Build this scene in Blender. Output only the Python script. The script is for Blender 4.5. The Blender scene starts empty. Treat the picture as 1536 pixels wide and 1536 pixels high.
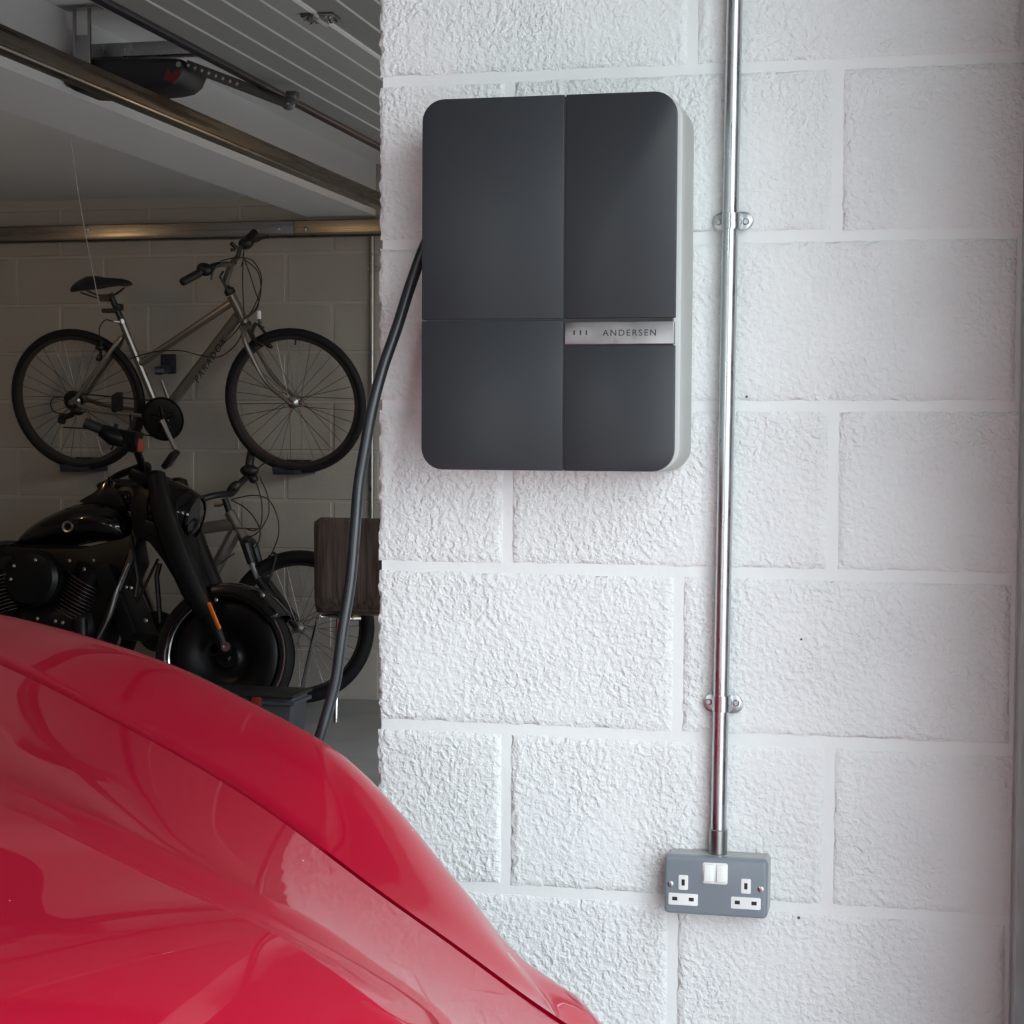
import bpy, bmesh, math, random
import numpy as np
from mathutils import Vector, Matrix, noise
V = Vector
PI = math.pi
random.seed(7)
sc = bpy.context.scene

# ---------------------------------------------------------------- camera
CAM_Z = 1.22
FPX = 2700.0
YAW, PITCH, ROLL = 0.2243, 0.0443, 0.0054
F_ = V((-math.sin(YAW)*math.cos(PITCH), math.cos(YAW)*math.cos(PITCH), -math.sin(PITCH)))
R0 = V((math.cos(YAW), math.sin(YAW), 0)); U0 = R0.cross(F_)
R_ = R0*math.cos(ROLL) + U0*math.sin(ROLL)
U_ = -R0*math.sin(ROLL) + U0*math.cos(ROLL)
cam = bpy.data.cameras.new('camera'); camo = bpy.data.objects.new('camera', cam)
sc.collection.objects.link(camo)
m = Matrix((R_, U_, -F_)).transposed().to_4x4(); m.translation = V((0, 0, CAM_Z))
camo.matrix_world = m
cam.sensor_width = 36; cam.lens = FPX/1536*36; cam.clip_start = .02
sc.camera = camo

# ---------------------------------------------------------------- sky, lamps, exposure
w = bpy.data.worlds.new('sky'); sc.world = w; w.use_nodes = True
nt = w.node_tree; bg = nt.nodes['Background']
tc = nt.nodes.new('ShaderNodeTexCoord'); sp = nt.nodes.new('ShaderNodeSeparateXYZ')
rp = nt.nodes.new('ShaderNodeValToRGB')
nt.links.new(tc.outputs['Generated'], sp.inputs[0]); nt.links.new(sp.outputs['Z'], rp.inputs[0])
nt.links.new(rp.outputs[0], bg.inputs[0])
rp.color_ramp.elements[0].color = (.86, .94, .95, 1); rp.color_ramp.elements[0].position = 0
rp.color_ramp.elements[1].color = (.76, .89, 1.0, 1); rp.color_ramp.elements[1].position = .8
bg.inputs[1].default_value = 6.6
sc.view_settings.view_transform = 'Standard'; sc.view_settings.look = 'None'
sc.view_settings.gamma = 1; sc.view_settings.use_curve_mapping = False
sc.view_settings.exposure = 0.0
LAMPS = [((-4.2, 5.5, 2.10), 4.0), ((-1.0, 6.9, 2.02), 2.4)]   # warm bulbs, energy

# ---------------------------------------------------------------- helpers
def ray(px, py):
    return R_*((px-768)/FPX) - U_*((py-768)/FPX) + F_
CO = V((0, 0, CAM_Z))
def at(px, py, Y):
    d = ray(px, py); return CO + d*(Y/d.y)
def atz(px, py, z):
    d = ray(px, py); return CO + d*((z-CAM_Z)/d.z)
def atplane(px, py, p0, n):
    d = ray(px, py); return CO + d*((p0-CO).dot(n)/d.dot(n))

def link(o): sc.collection.objects.link(o)
ORG = {}
def thing(name, label, cat, loc, group=None):
    o = bpy.data.objects.new(name, None); link(o); o.location = loc; o.empty_display_size = .05
    o['label'] = label; o['category'] = cat
    if group: o['group'] = group
    ORG[o.name] = V(loc); return o
def structure(name, loc=(0, 0, 0)):
    o = bpy.data.objects.new(name, None); link(o); o.location = loc; o['kind'] = 'structure'
    ORG[o.name] = V(loc); return o

class MB:
    def __init__(s): s.v = []; s.f = []
    def add(s, vs, fs):
        b = len(s.v); s.v += [V(p) for p in vs]; s.f += [tuple(i+b for i in f) for f in fs]; return s
    def bx(s, x0, x1, y0, y1, z0, z1):
        vs = [(x, y, z) for x in (x0, x1) for y in (y0, y1) for z in (z0, z1)]
        return s.add(vs, [(0,1,3,2),(4,6,7,5),(0,4,5,1),(2,3,7,6),(0,2,6,4),(1,5,7,3)])
    def obox(s, c, ax, ay, az, sx, sy, sz):
        c = V(c); ax = V(ax).normalized(); ay = V(ay).normalized(); az = V(az).normalized()
        vs = [c+ax*(i*sx/2)+ay*(j*sy/2)+az*(k*sz/2) for i in (-1,1) for j in (-1,1) for k in (-1,1)]
        return s.add(vs, [(0,1,3,2),(4,6,7,5),(0,4,5,1),(2,3,7,6),(0,2,6,4),(1,5,7,3)])
    def tube(s, pts, r, n=8, closed=False, flat=1.0, up=None):
        pts = [V(p) for p in pts]; N = len(pts)
        rs = r if isinstance(r, (list, tuple)) else [r]*N
        tang = []
        for i in range(N):
            a = pts[(i-1) % N] if (closed or i > 0) else pts[i]
            b = pts[(i+1) % N] if (closed or i < N-1) else pts[i]
            t = (b-a); tang.append(t.normalized() if t.length > 1e-9 else V((0,0,1)))
        u = V(up) if up else (V((0,0,1)) if abs(tang[0].z) < .9 else V((1,0,0)))
        rings = []
        for i in range(N):
            t = tang[i]; u = (u - t*u.dot(t))
            u = u.normalized() if u.length > 1e-6 else t.orthogonal().normalized()
            w_ = t.cross(u)
            rings.append([pts[i] + (u*math.cos(2*PI*k/n) + w_*math.sin(2*PI*k/n)*flat)*rs[i] for k in range(n)])
        vs = [p for q in rings for p in q]; fs = []
        M = N if closed else N-1
        for i in range(M):
            j = (i+1) % N
            for k in range(n):
                l = (k+1) % n; fs.append((i*n+k, i*n+l, j*n+l, j*n+k))
        if not closed:
            fs.append(tuple(reversed(range(n)))); fs.append(tuple((N-1)*n+k for k in range(n)))
        return s.add(vs, fs)
    def lathe(s, c, axis, prof, n=24, a0=0, a1=2*PI, ref=None):
        c = V(c); ax = V(axis).normalized()
        u = V(ref) if ref else ax.orthogonal()
        u = (u-ax*u.dot(ax)).normalized(); w_ = ax.cross(u)
        full = abs(a1-a0-2*PI) < 1e-6; cols = n if full else n+1
        vs = []
        for i in range(cols):
            a = a0+(a1-a0)*i/n; d = u*math.cos(a)+w_*math.sin(a)
            vs += [c+d*max(r, 1e-5)+ax*h for r, h in prof]
        m_ = len(prof); fs = []
        for i in range(n):
            j = (i+1) % cols
            for k in range(m_-1): fs.append((i*m_+k, j*m_+k, j*m_+k+1, i*m_+k+1))
        return s.add(vs, fs)
    def prism(s, pts, vec):
        pts = [V(p) for p in pts]; vec = V(vec); n = len(pts)
        vs = pts+[p+vec for p in pts]
        fs = [tuple(reversed(range(n))), tuple(range(n, 2*n))]+[(i, (i+1) % n, n+(i+1) % n, n+i) for i in range(n)]
        return s.add(vs, fs)
    def grid(s, rows):
        m_ = len(rows[0]); vs = [p for r in rows for p in r]
        fs = [(i*m_+k, i*m_+k+1, (i+1)*m_+k+1, (i+1)*m_+k) for i in range(len(rows)-1) for k in range(m_-1)]
        return s.add(vs, fs)
    def ell(s, c, ax, ay, az, n=12, m_=8):
        c = V(c); ax = V(ax); ay = V(ay); az = V(az); rows = []
        for i in range(m_+1):
            th = PI*i/m_; rows.append([c+az*math.cos(th)+(ax*math.cos(2*PI*k/n)+ay*math.sin(2*PI*k/n))*math.sin(th) for k in range(n+1)])
        return s.grid(rows)
    def build(s, name, mat, parent=None, bevel=0, seg=2, ang=35, kind=None, label=None, solid=0, sub=0, flat=False):
        me = bpy.data.meshes.new(name)
        org = V((0, 0, 0))
        if parent is not None: org = ORG[parent.name]
        me.from_pydata([tuple(p-org) for p in s.v], [], s.f)
        bm = bmesh.new(); bm.from_mesh(me)
        bmesh.ops.remove_doubles(bm, verts=bm.verts, dist=1e-6)
        bmesh.ops.recalc_face_normals(bm, faces=bm.faces)
        if bevel:
            es = [e for e in bm.edges if len(e.link_faces) == 2 and e.calc_face_angle(0) > math.radians(30)]
            bmesh.ops.bevel(bm, geom=es, offset=bevel, segments=seg, affect='EDGES', profile=.5, clamp_overlap=True)
        bm.to_mesh(me); bm.free()
        if not flat:
            me.shade_smooth(); me.set_sharp_from_angle(angle=math.radians(ang))
        me.materials.append(mat)
        o = bpy.data.objects.new(name, me); link(o)
        if parent is not None: o.parent = parent
        ORG[o.name] = org
        if kind: o['kind'] = kind
        if label: o['label'] = label
        if solid:
            md = o.modifiers.new('thickness', 'SOLIDIFY'); md.thickness = solid; md.offset = 0
        if sub:
            md = o.modifiers.new('smooth', 'SUBSURF'); md.levels = sub; md.render_levels = sub
        return o

def spline(pts, k=8):
    pts = [V(p) for p in pts]; out = []
    for i in range(len(pts)-1):
        p0 = pts[max(i-1, 0)]; p1 = pts[i]; p2 = pts[i+1]; p3 = pts[min(i+2, len(pts)-1)]
        for j in range(k):
            t = j/k
            out.append(.5*((2*p1)+(p2-p0)*t+(2*p0-5*p1+4*p2-p3)*t*t+(3*p1-p0-3*p2+p3)*t**3))
    out.append(pts[-1]); return out

def mat(name, col, rough=.5, metal=0, coat=0, coat_r=.03, emit=None, spec=.5, bump=None, var=None, trans=0):
    """bump=(scale, strength, distance); var=(scale, amount) darkening noise"""
    m_ = bpy.data.materials.new(name); m_.use_nodes = True; t = m_.node_tree
    b = t.nodes['Principled BSDF']
    b.inputs['Base Color'].default_value = (*col, 1); b.inputs['Roughness'].default_value = rough
    b.inputs['Metallic'].default_value = metal; b.inputs['Coat Weight'].default_value = coat
    b.inputs['Coat Roughness'].default_value = coat_r; b.inputs['Specular IOR Level'].default_value = spec
    if trans: b.inputs['Transmission Weight'].default_value = trans
    if emit:
        b.inputs['Emission Color'].default_value = (*emit[0], 1); b.inputs['Emission Strength'].default_value = emit[1]
    g = t.nodes.new('ShaderNodeNewGeometry')
    if bump:
        n = t.nodes.new('ShaderNodeTexNoise'); n.inputs['Scale'].default_value = bump[0]; n.inputs['Detail'].default_value = 3
        bp = t.nodes.new('ShaderNodeBump'); bp.inputs['Strength'].default_value = bump[1]; bp.inputs['Distance'].default_value = bump[2]
        t.links.new(g.outputs['Position'], n.inputs['Vector']); t.links.new(n.outputs[0], bp.inputs['Height'])
        t.links.new(bp.outputs[0], b.inputs['Normal'])
    if var:
        n = t.nodes.new('ShaderNodeTexNoise'); n.inputs['Scale'].default_value = var[0]; n.inputs['Detail'].default_value = 5
        r = t.nodes.new('ShaderNodeMapRange'); r.inputs['From Min'].default_value = .3; r.inputs['From Max'].default_value = .7
        r.inputs['To Min'].default_value = 1-var[1]; r.inputs['To Max'].default_value = 1+var[1]*.4
        mx = t.nodes.new('ShaderNodeVectorMath'); mx.operation = 'SCALE'; mx.inputs[0].default_value = col
        t.links.new(g.outputs['Position'], n.inputs['Vector']); t.links.new(n.outputs[0], r.inputs[0])
        t.links.new(r.outputs[0], mx.inputs['Scale']); t.links.new(mx.outputs[0], b.inputs['Base Color'])
    return m_

def block_mat(name, col, rough=.6, strength=.6, specks=True):
    m_ = bpy.data.materials.new(name); m_.use_nodes = True; t = m_.node_tree; N = t.nodes; L = t.links
    b = N['Principled BSDF']; b.inputs['Roughness'].default_value = rough
    g = N.new('ShaderNodeNewGeometry')
    n1 = N.new('ShaderNodeTexNoise'); n1.inputs['Scale'].default_value = 125; n1.inputs['Detail'].default_value = 3; n1.inputs['Roughness'].default_value = .5
    n1.inputs['Distortion'].default_value = .15
    r1 = N.new('ShaderNodeMapRange'); r1.interpolation_type = 'SMOOTHSTEP'
    r1.inputs['From Min'].default_value = .30; r1.inputs['From Max'].default_value = .74
    n2 = N.new('ShaderNodeTexNoise'); n2.inputs['Scale'].default_value = 7; n2.inputs['Detail'].default_value = 2
    r2 = N.new('ShaderNodeMapRange'); r2.inputs['From Min'].default_value = .35; r2.inputs['From Max'].default_value = .6
    r2.inputs['To Min'].default_value = .45
    mu = N.new('ShaderNodeMath'); mu.operation = 'MULTIPLY'
    bp = N.new('ShaderNodeBump'); bp.inputs['Strength'].default_value = strength; bp.inputs['Distance'].default_value = .0030
    for n in (n1, n2): L.new(g.outputs['Position'], n.inputs['Vector'])
    L.new(n1.outputs[0], r1.inputs[0]); L.new(n2.outputs[0], r2.inputs[0])
    L.new(r1.outputs[0], mu.inputs[0]); L.new(r2.outputs[0], mu.inputs[1]); L.new(mu.outputs[0], bp.inputs['Height'])
    L.new(bp.outputs[0], b.inputs['Normal'])
    b.inputs['Base Color'].default_value = (*col, 1)
    if specks:   # pin holes where the paint missed the pores
        vo = N.new('ShaderNodeTexVoronoi'); vo.inputs['Scale'].default_value = 26
        L.new(g.outputs['Position'], vo.inputs['Vector'])
        sx = N.new('ShaderNodeSeparateColor'); L.new(vo.outputs['Color'], sx.inputs[0])
        gt = N.new('ShaderNodeMath'); gt.operation = 'GREATER_THAN'; gt.inputs[1].default_value = .955; L.new(sx.outputs[0], gt.inputs[0])
        lt = N.new('ShaderNodeMath'); lt.operation = 'LESS_THAN'; lt.inputs[1].default_value = .055; L.new(vo.outputs['Distance'], lt.inputs[0])
        an = N.new('ShaderNodeMath'); an.operation = 'MULTIPLY'; L.new(gt.outputs[0], an.inputs[0]); L.new(lt.outputs[0], an.inputs[1])
        mx = N.new('ShaderNodeMix'); mx.data_type = 'RGBA'; mx.inputs['A'].default_value = (*col, 1); mx.inputs['B'].default_value = (.12, .10, .09, 1)
        L.new(an.outputs[0], mx.inputs['Factor']); L.new(mx.outputs['Result'], b.inputs['Base Color'])
    return m_

def wood_mat(name, c1, c2):
    m_ = bpy.data.materials.new(name); m_.use_nodes = True; t = m_.node_tree; N = t.nodes; L = t.links
    b = N['Principled BSDF']; b.inputs['Roughness'].default_value = .38
    g = N.new('ShaderNodeNewGeometry'); mp = N.new('ShaderNodeMapping'); mp.inputs['Scale'].default_value = (60, 60, 2.2)
    n = N.new('ShaderNodeTexNoise'); n.inputs['Scale'].default_value = 1.6; n.inputs['Detail'].default_value = 6; n.inputs['Distortion'].default_value = .3
    r = N.new('ShaderNodeValToRGB'); r.color_ramp.elements[0].position = .35; r.color_ramp.elements[1].position = .65
    r.color_ramp.elements[0].color = (*c1, 1); r.color_ramp.elements[1].color = (*c2, 1)
    L.new(g.outputs['Position'], mp.inputs[0]); L.new(mp.outputs[0], n.inputs['Vector']); L.new(n.outputs[0], r.inputs[0]); L.new(r.outputs[0], b.inputs['Base Color'])
    return m_

def galv_mat(name, col, rough=.35, streak=(1, 1, .25)):
    m_ = bpy.data.materials.new(name); m_.use_nodes = True; t = m_.node_tree; N = t.nodes; L = t.links
    b = N['Principled BSDF']; b.inputs['Metallic'].default_value = 1; b.inputs['Base Color'].default_value = (*col, 1)
    g = N.new('ShaderNodeNewGeometry'); mp = N.new('ShaderNodeMapping'); mp.inputs['Scale'].default_value = streak
    n = N.new('ShaderNodeTexNoise'); n.inputs['Scale'].default_value = 60; n.inputs['Detail'].default_value = 4
    r = N.new('ShaderNodeMapRange'); r.inputs['From Min'].default_value = .3; r.inputs['From Max'].default_value = .7
    r.inputs['To Min'].default_value = rough*.7; r.inputs['To Max'].default_value = rough*1.35
    L.new(g.outputs['Position'], mp.inputs[0]); L.new(mp.outputs[0], n.inputs['Vector']); L.new(n.outputs[0], r.inputs[0]); L.new(r.outputs[0], b.inputs['Roughness'])
    return m_

def car_mat():
    m_ = mat('red_paint', (.36, .0, .018), rough=.45, metal=0, coat=.75, coat_r=.012, spec=.2)
    t = m_.node_tree; N = t.nodes; L = t.links; b = N['Principled BSDF']
    g = N.new('ShaderNodeNewGeometry'); vo = N.new('ShaderNodeTexVoronoi'); vo.inputs['Scale'].default_value = 38
    L.new(g.outputs['Position'], vo.inputs['Vector']); sx = N.new('ShaderNodeSeparateColor'); L.new(vo.outputs['Color'], sx.inputs[0])
    gt = N.new('ShaderNodeMath'); gt.operation = 'GREATER_THAN'; gt.inputs[1].default_value = .90; L.new(sx.outputs[1], gt.inputs[0])
    lt = N.new('ShaderNodeMath'); lt.operation = 'LESS_THAN'; lt.inputs[1].default_value = .045; L.new(vo.outputs['Distance'], lt.inputs[0])
    an = N.new('ShaderNodeMath'); an.operation = 'MULTIPLY'; L.new(gt.outputs[0], an.inputs[0]); L.new(lt.outputs[0], an.inputs[1])
    mx = N.new('ShaderNodeMix'); mx.data_type = 'RGBA'; mx.inputs['A'].default_value = (.36, .0, .018, 1); mx.inputs['B'].default_value = (.75, .55, .5, 1)
    L.new(an.outputs[0], mx.inputs['Factor']); L.new(mx.outputs['Result'], b.inputs['Base Color'])
    return m_

M = dict(
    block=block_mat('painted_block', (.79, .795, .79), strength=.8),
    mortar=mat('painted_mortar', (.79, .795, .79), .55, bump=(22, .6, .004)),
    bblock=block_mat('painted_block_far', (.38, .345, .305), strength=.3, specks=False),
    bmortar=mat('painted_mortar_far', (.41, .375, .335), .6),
    ceil=mat('ceiling_paint', (.68, .655, .63), .8, var=(1.2, .05)),
    beam=mat('beam_paint', (.74, .71, .69), .7),
    floor=mat('concrete_floor', (.25, .245, .24), .55, bump=(40, .2, .002), var=(3, .25)),
    drive=mat('driveway', (.42, .41, .40), .85, bump=(60, .4, .004), var=(5, .15)),
    charc=mat('charcoal_panel', (.024, .026, .030), .40, spec=.36),
    charbody=mat('light_grey_case', (.48, .48, .45), .4),
    groove=mat('black_groove', (.012, .012, .013), .5),
    steel=galv_mat('brushed_nameplate', (.30, .285, .29), .40),
    galv=galv_mat('galvanised_steel', (.56, .58, .60), .30),
    galvd=galv_mat('dull_galvanised_steel', (.34, .34, .34), .36),
    track=galv_mat('track_steel', (.26, .25, .24), .28, (.03, .03, 1)),
    sock=mat('socket_grey', (.205, .24, .27), .28, coat=.3),
    sockback=mat('socket_box', (.44, .45, .43), .4),
    wplastic=mat('white_plastic', (.80, .80, .79), .3),
    slot=mat('slot_dark', (.015, .012, .01), .6),
    rubber=mat('black_rubber', (.012, .012, .013), .5),
    cable=mat('cable_sheath', (.016, .019, .023), .34, var=(40, .3)),
    bplastic=mat('black_plastic', (.009, .009, .010), .42),
    gloss=mat('gloss_black', (.003, .003, .0035), .10, coat=.5, spec=.3),
    satin=mat('satin_black', (.0035, .004, .005), .36, spec=.28),
    chrome=mat('chrome', (.75, .75, .76), .09, metal=1),
    alu=mat('aluminium', (.45, .43, .41), .32, metal=1),
    bikeframe=mat('champagne_frame', (.22, .19, .165), .32, metal=.65, coat=.4),
    bikeframe2=mat('pewter_frame', (.15, .135, .115), .34, metal=.6, coat=.4),
    tyre=mat('tyre_rubber', (.008, .008, .009), .65, spec=.3),
    spoke=mat('spoke_steel', (.16, .14, .13), .35, metal=1),
    rim=mat('rim_alloy', (.11, .10, .095), .35, metal=.9),
    rimlip=mat('polished_rim', (.72, .72, .74), .2, metal=.9),
    rimdark=mat('rim_black', (.012, .012, .013), .35),
    orange=mat('orange_reflector', (.75, .16, .005), .25, coat=.6),
    redl=mat('red_lens', (.30, .04, .015), .3, coat=.5),
    door=mat('door_grey', (.30, .30, .275), .5),
    doorline=mat('door_groove_lit', (.42, .41, .38), .5),  # paler than the door: light caught along the grooves, put into the colour
    strip=mat('white_strip', (.85, .84, .82), .4),
    seal=mat('dark_seal', (.010, .010, .018), .4),
    opener=mat('opener_navy_black', (.010, .011, .016), .4),
    wood=wood_mat('walnut_veneer', (.035, .022, .017), (.11, .082, .068)),
    ply=mat('ply_edge', (.25, .16, .09), .5),
    darksteel=galv_mat('dark_steel', (.17, .17, .165), .4),
    cord=mat('cord', (.55, .52, .48), .7),
    bluepad=mat('navy_pad', (.010, .014, .03), .5),
    crate=mat('crate_plastic', (.045, .05, .062), .4),
    redplastic=mat('red_plastic', (.22, .02, .02), .4),
    sticker=mat('sticker_red', (.16, .012, .012), .5),
    red=car_mat(),
    fence=mat('fence_timber', (.16, .10, .06), .8, var=(6, .3)),
    glass=mat('dark_glass', (.01, .012, .013), .05, coat=1),
    bulb=mat('lit_bulb', (1, .8, .5), .5, emit=((1, .62, .28), 70)),
    seat=mat('black_leather', (.012, .012, .012), .5),
)

# ---------------------------------------------------------------- setting
D = 2.4255            # near face of the pier wall
DT = .215             # its thickness
YB = 7.80             # bike wall
XL, XR = -6.6, .128   # room left, door side
ZCR, ZCL = 2.42, 2.293

def slab(name, mt, *b, bevel=0, kind='structure'):
    return MB().bx(*b).build(name, mt, bevel=bevel, kind=kind)
slab('floor', M['floor'], XL, XR+.25, -1.2, YB+.1, -.12, 0)
slab('driveway', M['drive'], -30, 40, -30, 40, -.3, -.125)
slab('ceiling', M['ceil'], -2.5, XR+.3, -1.2, YB+.1, ZCR, ZCR+.12)
slab('ceiling', M['ceil'], XL, -2.5, -1.2, YB+.1, ZCL, ZCL+.25)
slab('trim_1', M['beam'], -2.735, -2.415, -1.0, YB, 2.188, ZCR)      # boxed ceiling beam
slab('wall_left', M['bmortar'], XL-.1, XL, -1.2, YB+.1, 0, ZCR)
wn = structure('wall_near'); b = MB(); b.bx(XL, -1.7, -1.2, -1.0, 0, ZCR); b.bx(-1.7, -1.15, -1.2, -1.0, 2.05, ZCR); b.bx(-1.15, XR+.25, -1.2, -1.0, 0, ZCR); b.build('masonry', M['bmortar'], wn)  # unseen wall; its gap is shaped to let frontal daylight onto the pier
# front of the building: two door openings with a pier and lintels between
fr = structure('wall_front')
b = MB(); OH = 2.10
b.bx(XR+.02, XR+.25, 2.5, YB+.1, OH, ZCR)
b.bx(XR+.02, XR+.25, -1.0, 2.5, 2.25, ZCR)
b.bx(XR+.02, XR+.25, 2.02, 3.05, 0, OH)
b.bx(XR+.03, XR+.25, 7.35, YB+.1, 0, OH)
b.build('masonry', M['bmortar'], fr)

# pier wall of painted blocks
J0 = CAM_Z+.4869; XJ = -.1161; XE = at(1017, 960, 2.4255).x; PX0, PX1 = -.746, XR+.02
pier = structure('wall_right', (-.3, D, 0))
mw = .0075
zl = [J0+.225*i for i in (-8, -7, -6, -5, -4, -3, -2, -1, 0, 1, 2, 3, 4)]   # joint heights
zl = [max(z, .0) for z in zl]; zl[-1] = min(zl[-1], ZCR)
b = MB(); b.bx(PX0+.004, PX1-.003, D+.0035, D+DT-.0035, 0, ZCR)
b.build('mortar', M['mortar'], pier)
def rough_block(x0, x1, z0, z1, seed, res=.0055):
    nx = max(4, int((x1-x0)/res)); nz = max(4, int((z1-z0)/res)); rows = []
    chip_l = x0 < PX0+.01
    for i in range(nz+1):
        row = []
        for k in range(nx+1):
            x = x0+(x1-x0)*k/nx; z = z0+(z1-z0)*i/nz
            d = min(x-x0, x1-x, z-z0, z1-z)
            q = V((x*1.0, seed*.7, z))
            e = 1-min(d/.005, 1)
            n1 = noise.noise(q*85)*.9+noise.noise(q*38)*.8; n3 = noise.noise(V((x, seed, z))*12)
            y = D - .0006*n1*(.45+.55*min(max(n3+.5, 0), 1)) + .0028*e*e
            dx = noise.noise(V((seed, z*70, x*9)))*.0022*e; dz = noise.noise(V((x*45, seed, z*9)))*.0022*e
            if chip_l and k == 0:
                dx = noise.noise(V((z*110, seed, 1.3)))*.0035+abs(noise.noise(V((z*300, 2, seed))))*.002
            row.append(V((x+dx, y, z+dz)))
        rows.append(row)
    b = MB(); b.grid(rows)
    yb = D+DT
    # plain sides and back
    l = [r[0] for r in rows]; r_ = [r[-1] for r in rows]; bt = rows[0]; tp = rows[-1]
    bk = lambda p: V((p.x, yb, p.z))
    for line in (l, r_, bt, tp): b.grid([line, [bk(p) for p in line]])
    b.grid([[bk(rows[0][0]), bk(rows[0][-1])], [bk(rows[-1][0]), bk(rows[-1][-1])]])
    return b
for i in range(len(zl)-1):
    z0, z1 = zl[i]+mw, zl[i+1]-mw
    if z1-z0 < .03: continue
    odd = (i % 2 == 1)       # row just under J0 is index 7
    js = [XJ, XJ-.444] if odd else [XE+.443, XE+(.012 if i == 8 else -.004 if i == 2 else 0)]
    xs = [PX0]+sorted(js)+[PX1]
    for k in range(len(xs)-1):
        x0 = xs[k]+(mw if k else 0); x1 = xs[k+1]-(mw if k < len(xs)-2 else 0)
        jit = (random.random()-.5)*.002
        rough_block(x0, x1, z0+jit, z1+jit*.5, i*7+k*3.1, .0055 if z0 > .3 else .02).build('block', M['block'], pier, ang=60)

# bike wall
back = structure('wall_back', (-3, YB, 0))
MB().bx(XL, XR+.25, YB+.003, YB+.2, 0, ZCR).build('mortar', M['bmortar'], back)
BJ = CAM_Z+.8073; cells = {}
def bblock(x0, x1, z0, z1):
    key = (round(x1-x0, 3), round(z1-z0, 3))
    if key in cells:
        o = cells[key].copy(); link(o); o.parent = back
    else:
        o = MB().bx(-(x1-x0)/2, (x1-x0)/2, 0, .1, -(z1-z0)/2, (z1-z0)/2)
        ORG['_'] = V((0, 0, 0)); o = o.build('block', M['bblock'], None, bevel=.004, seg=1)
        o.parent = back; cells[key] = o
    o.location = V(((x0+x1)/2, YB+random.uniform(-.0015, .001), (z0+z1)/2))-ORG[back.name]
XBJ = -4.1788
for r in range(-1, 10):
    z1 = BJ-.225*r-.006; z0 = BJ-.225*(r+1)+.006
    if r == 8: z0 = .004
    if r == 9: continue
    if r == -1: z1 = min(z1, ZCR)
    off = 0 if r % 2 == 0 else .223
    for k in range(-6, 10):
        x0 = XBJ+.446*k+off+.006; x1 = x0+.434
        if x1 < XL+.1 or x0 > XR: continue
        bblock(x0, x1, z0, z1)

# ---------------------------------------------------------------- red car
PS = math.radians(30)
CH = V((math.cos(PS), -math.sin(PS), 0)); CS = V((math.sin(PS), math.cos(PS), 0))
def cw(a, b_, z): p = CH*a+CS*b_; p.z = z; return p
def onb(px, py, b_):
    d = ray(px, py); p = d*(b_/d.dot(CS)); return (p.dot(CH), p.z+CAM_Z)
def smooth_curve(ptsaz, ext):
    pts = sorted(ptsaz+ext); A = [p[0] for p in pts]; Z = [p[1] for p in pts]
    aa = np.linspace(A[0], A[-1], 160); zz = np.interp(aa, A, Z)
    k = np.exp(-.5*(np.arange(-14, 15)/4.5)**2); k /= k.sum()
    zp = np.concatenate([zz[0]+(zz[0]-zz[1:15][::-1]), zz, zz[-1]+(zz[-1]-zz[-15:-1][::-1])])
    zs = np.convolve(zp, k, 'valid')
    return lambda a: float(np.interp(a, aa, zs))
BT = [(0,922,1.46),(100,945,1.46),(200,975,1.46),(280,1003,1.46),(360,1045,1.46),(430,1080,1.46),(480,1105,1.46),(520,1130,1.46),(565,1175,1.455),(620,1245,1.45),(700,1345,1.435),(800,1470,1.40),(850,1536,1.38)]
crest = [onb(x, y, b_) for x, y, b_ in BT]
_pa = [-3.1]+[c_[0] for c_ in crest]+[-1.0]; _pb = [1.44]+[q_[2] for q_ in BT]+[1.24]
def bcr(a): return float(np.interp(a, _pa, _pb))
zcrest = smooth_curve(crest, [(-3.1, .965), (-1.0, .50)])
BC2 = 1.31
c2 = [onb(x, y, BC2) for x, y in [(0,994),(140,1065),(281,1140),(410,1219),(504,1293),(586,1357),(662,1404),(760,1480),(832,1536)]]
zc2 = smooth_curve(c2, [(-3.1, .96), (-.95, .60)])
c4 = [onb(x, y, .95) for x, y in [(0,1205),(120,1262),(252,1333),(400,1385),(498,1450),(586,1520)]]
zc4 = smooth_curve(c4, [(-3.1, .955), (-2.2, .895), (-.75, .68)])
CARLOC = cw(-2.6, .6, 0)
car = thing('car', 'glossy red car nosing diagonally in front of the painted block pier', 'car', CARLOC)
A0 = -3.1
def afront(b_):
    d = abs(b_-.6)
    return np.interp(d, [0, .2, .35, .5, .71, .8, .9, 1.0], [-.70, -.75, -.85, -.97, -1.10, -1.18, -1.28, -1.4])
NU = 70
def rowf(side, bfun, zfun, aend):
    out = []
    for i in range(NU+1):
        a = A0+(aend-A0)*i/NU; b_ = bfun(a); b2 = b_ if side > 0 else 1.2-b_
        out.append(cw(a, b2, zfun(a)))
    return out
def cat(rows, sub=5):
    out = []
    n = len(rows)
    for i in range(n-1):
        for j in range(sub):
            t = j/sub; line = []
            for k in range(len(rows[0])):
                p1 = rows[i][k]; p2 = rows[i+1][k]
                p0 = rows[i-1][k] if i else p1*2-p2; p3 = rows[i+2][k] if i+2 < n else p2*2-p1
                line.append(.5*((2*p1)+(p2-p0)*t+(2*p0-5*p1+4*p2-p3)*t*t+(3*p1-p0-3*p2+p3)*t**3))
            out.append(line)
    out.append(rows[-1]); return out
WA, WR = -1.72, .37      # front axle position along the car, arch radius
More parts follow.
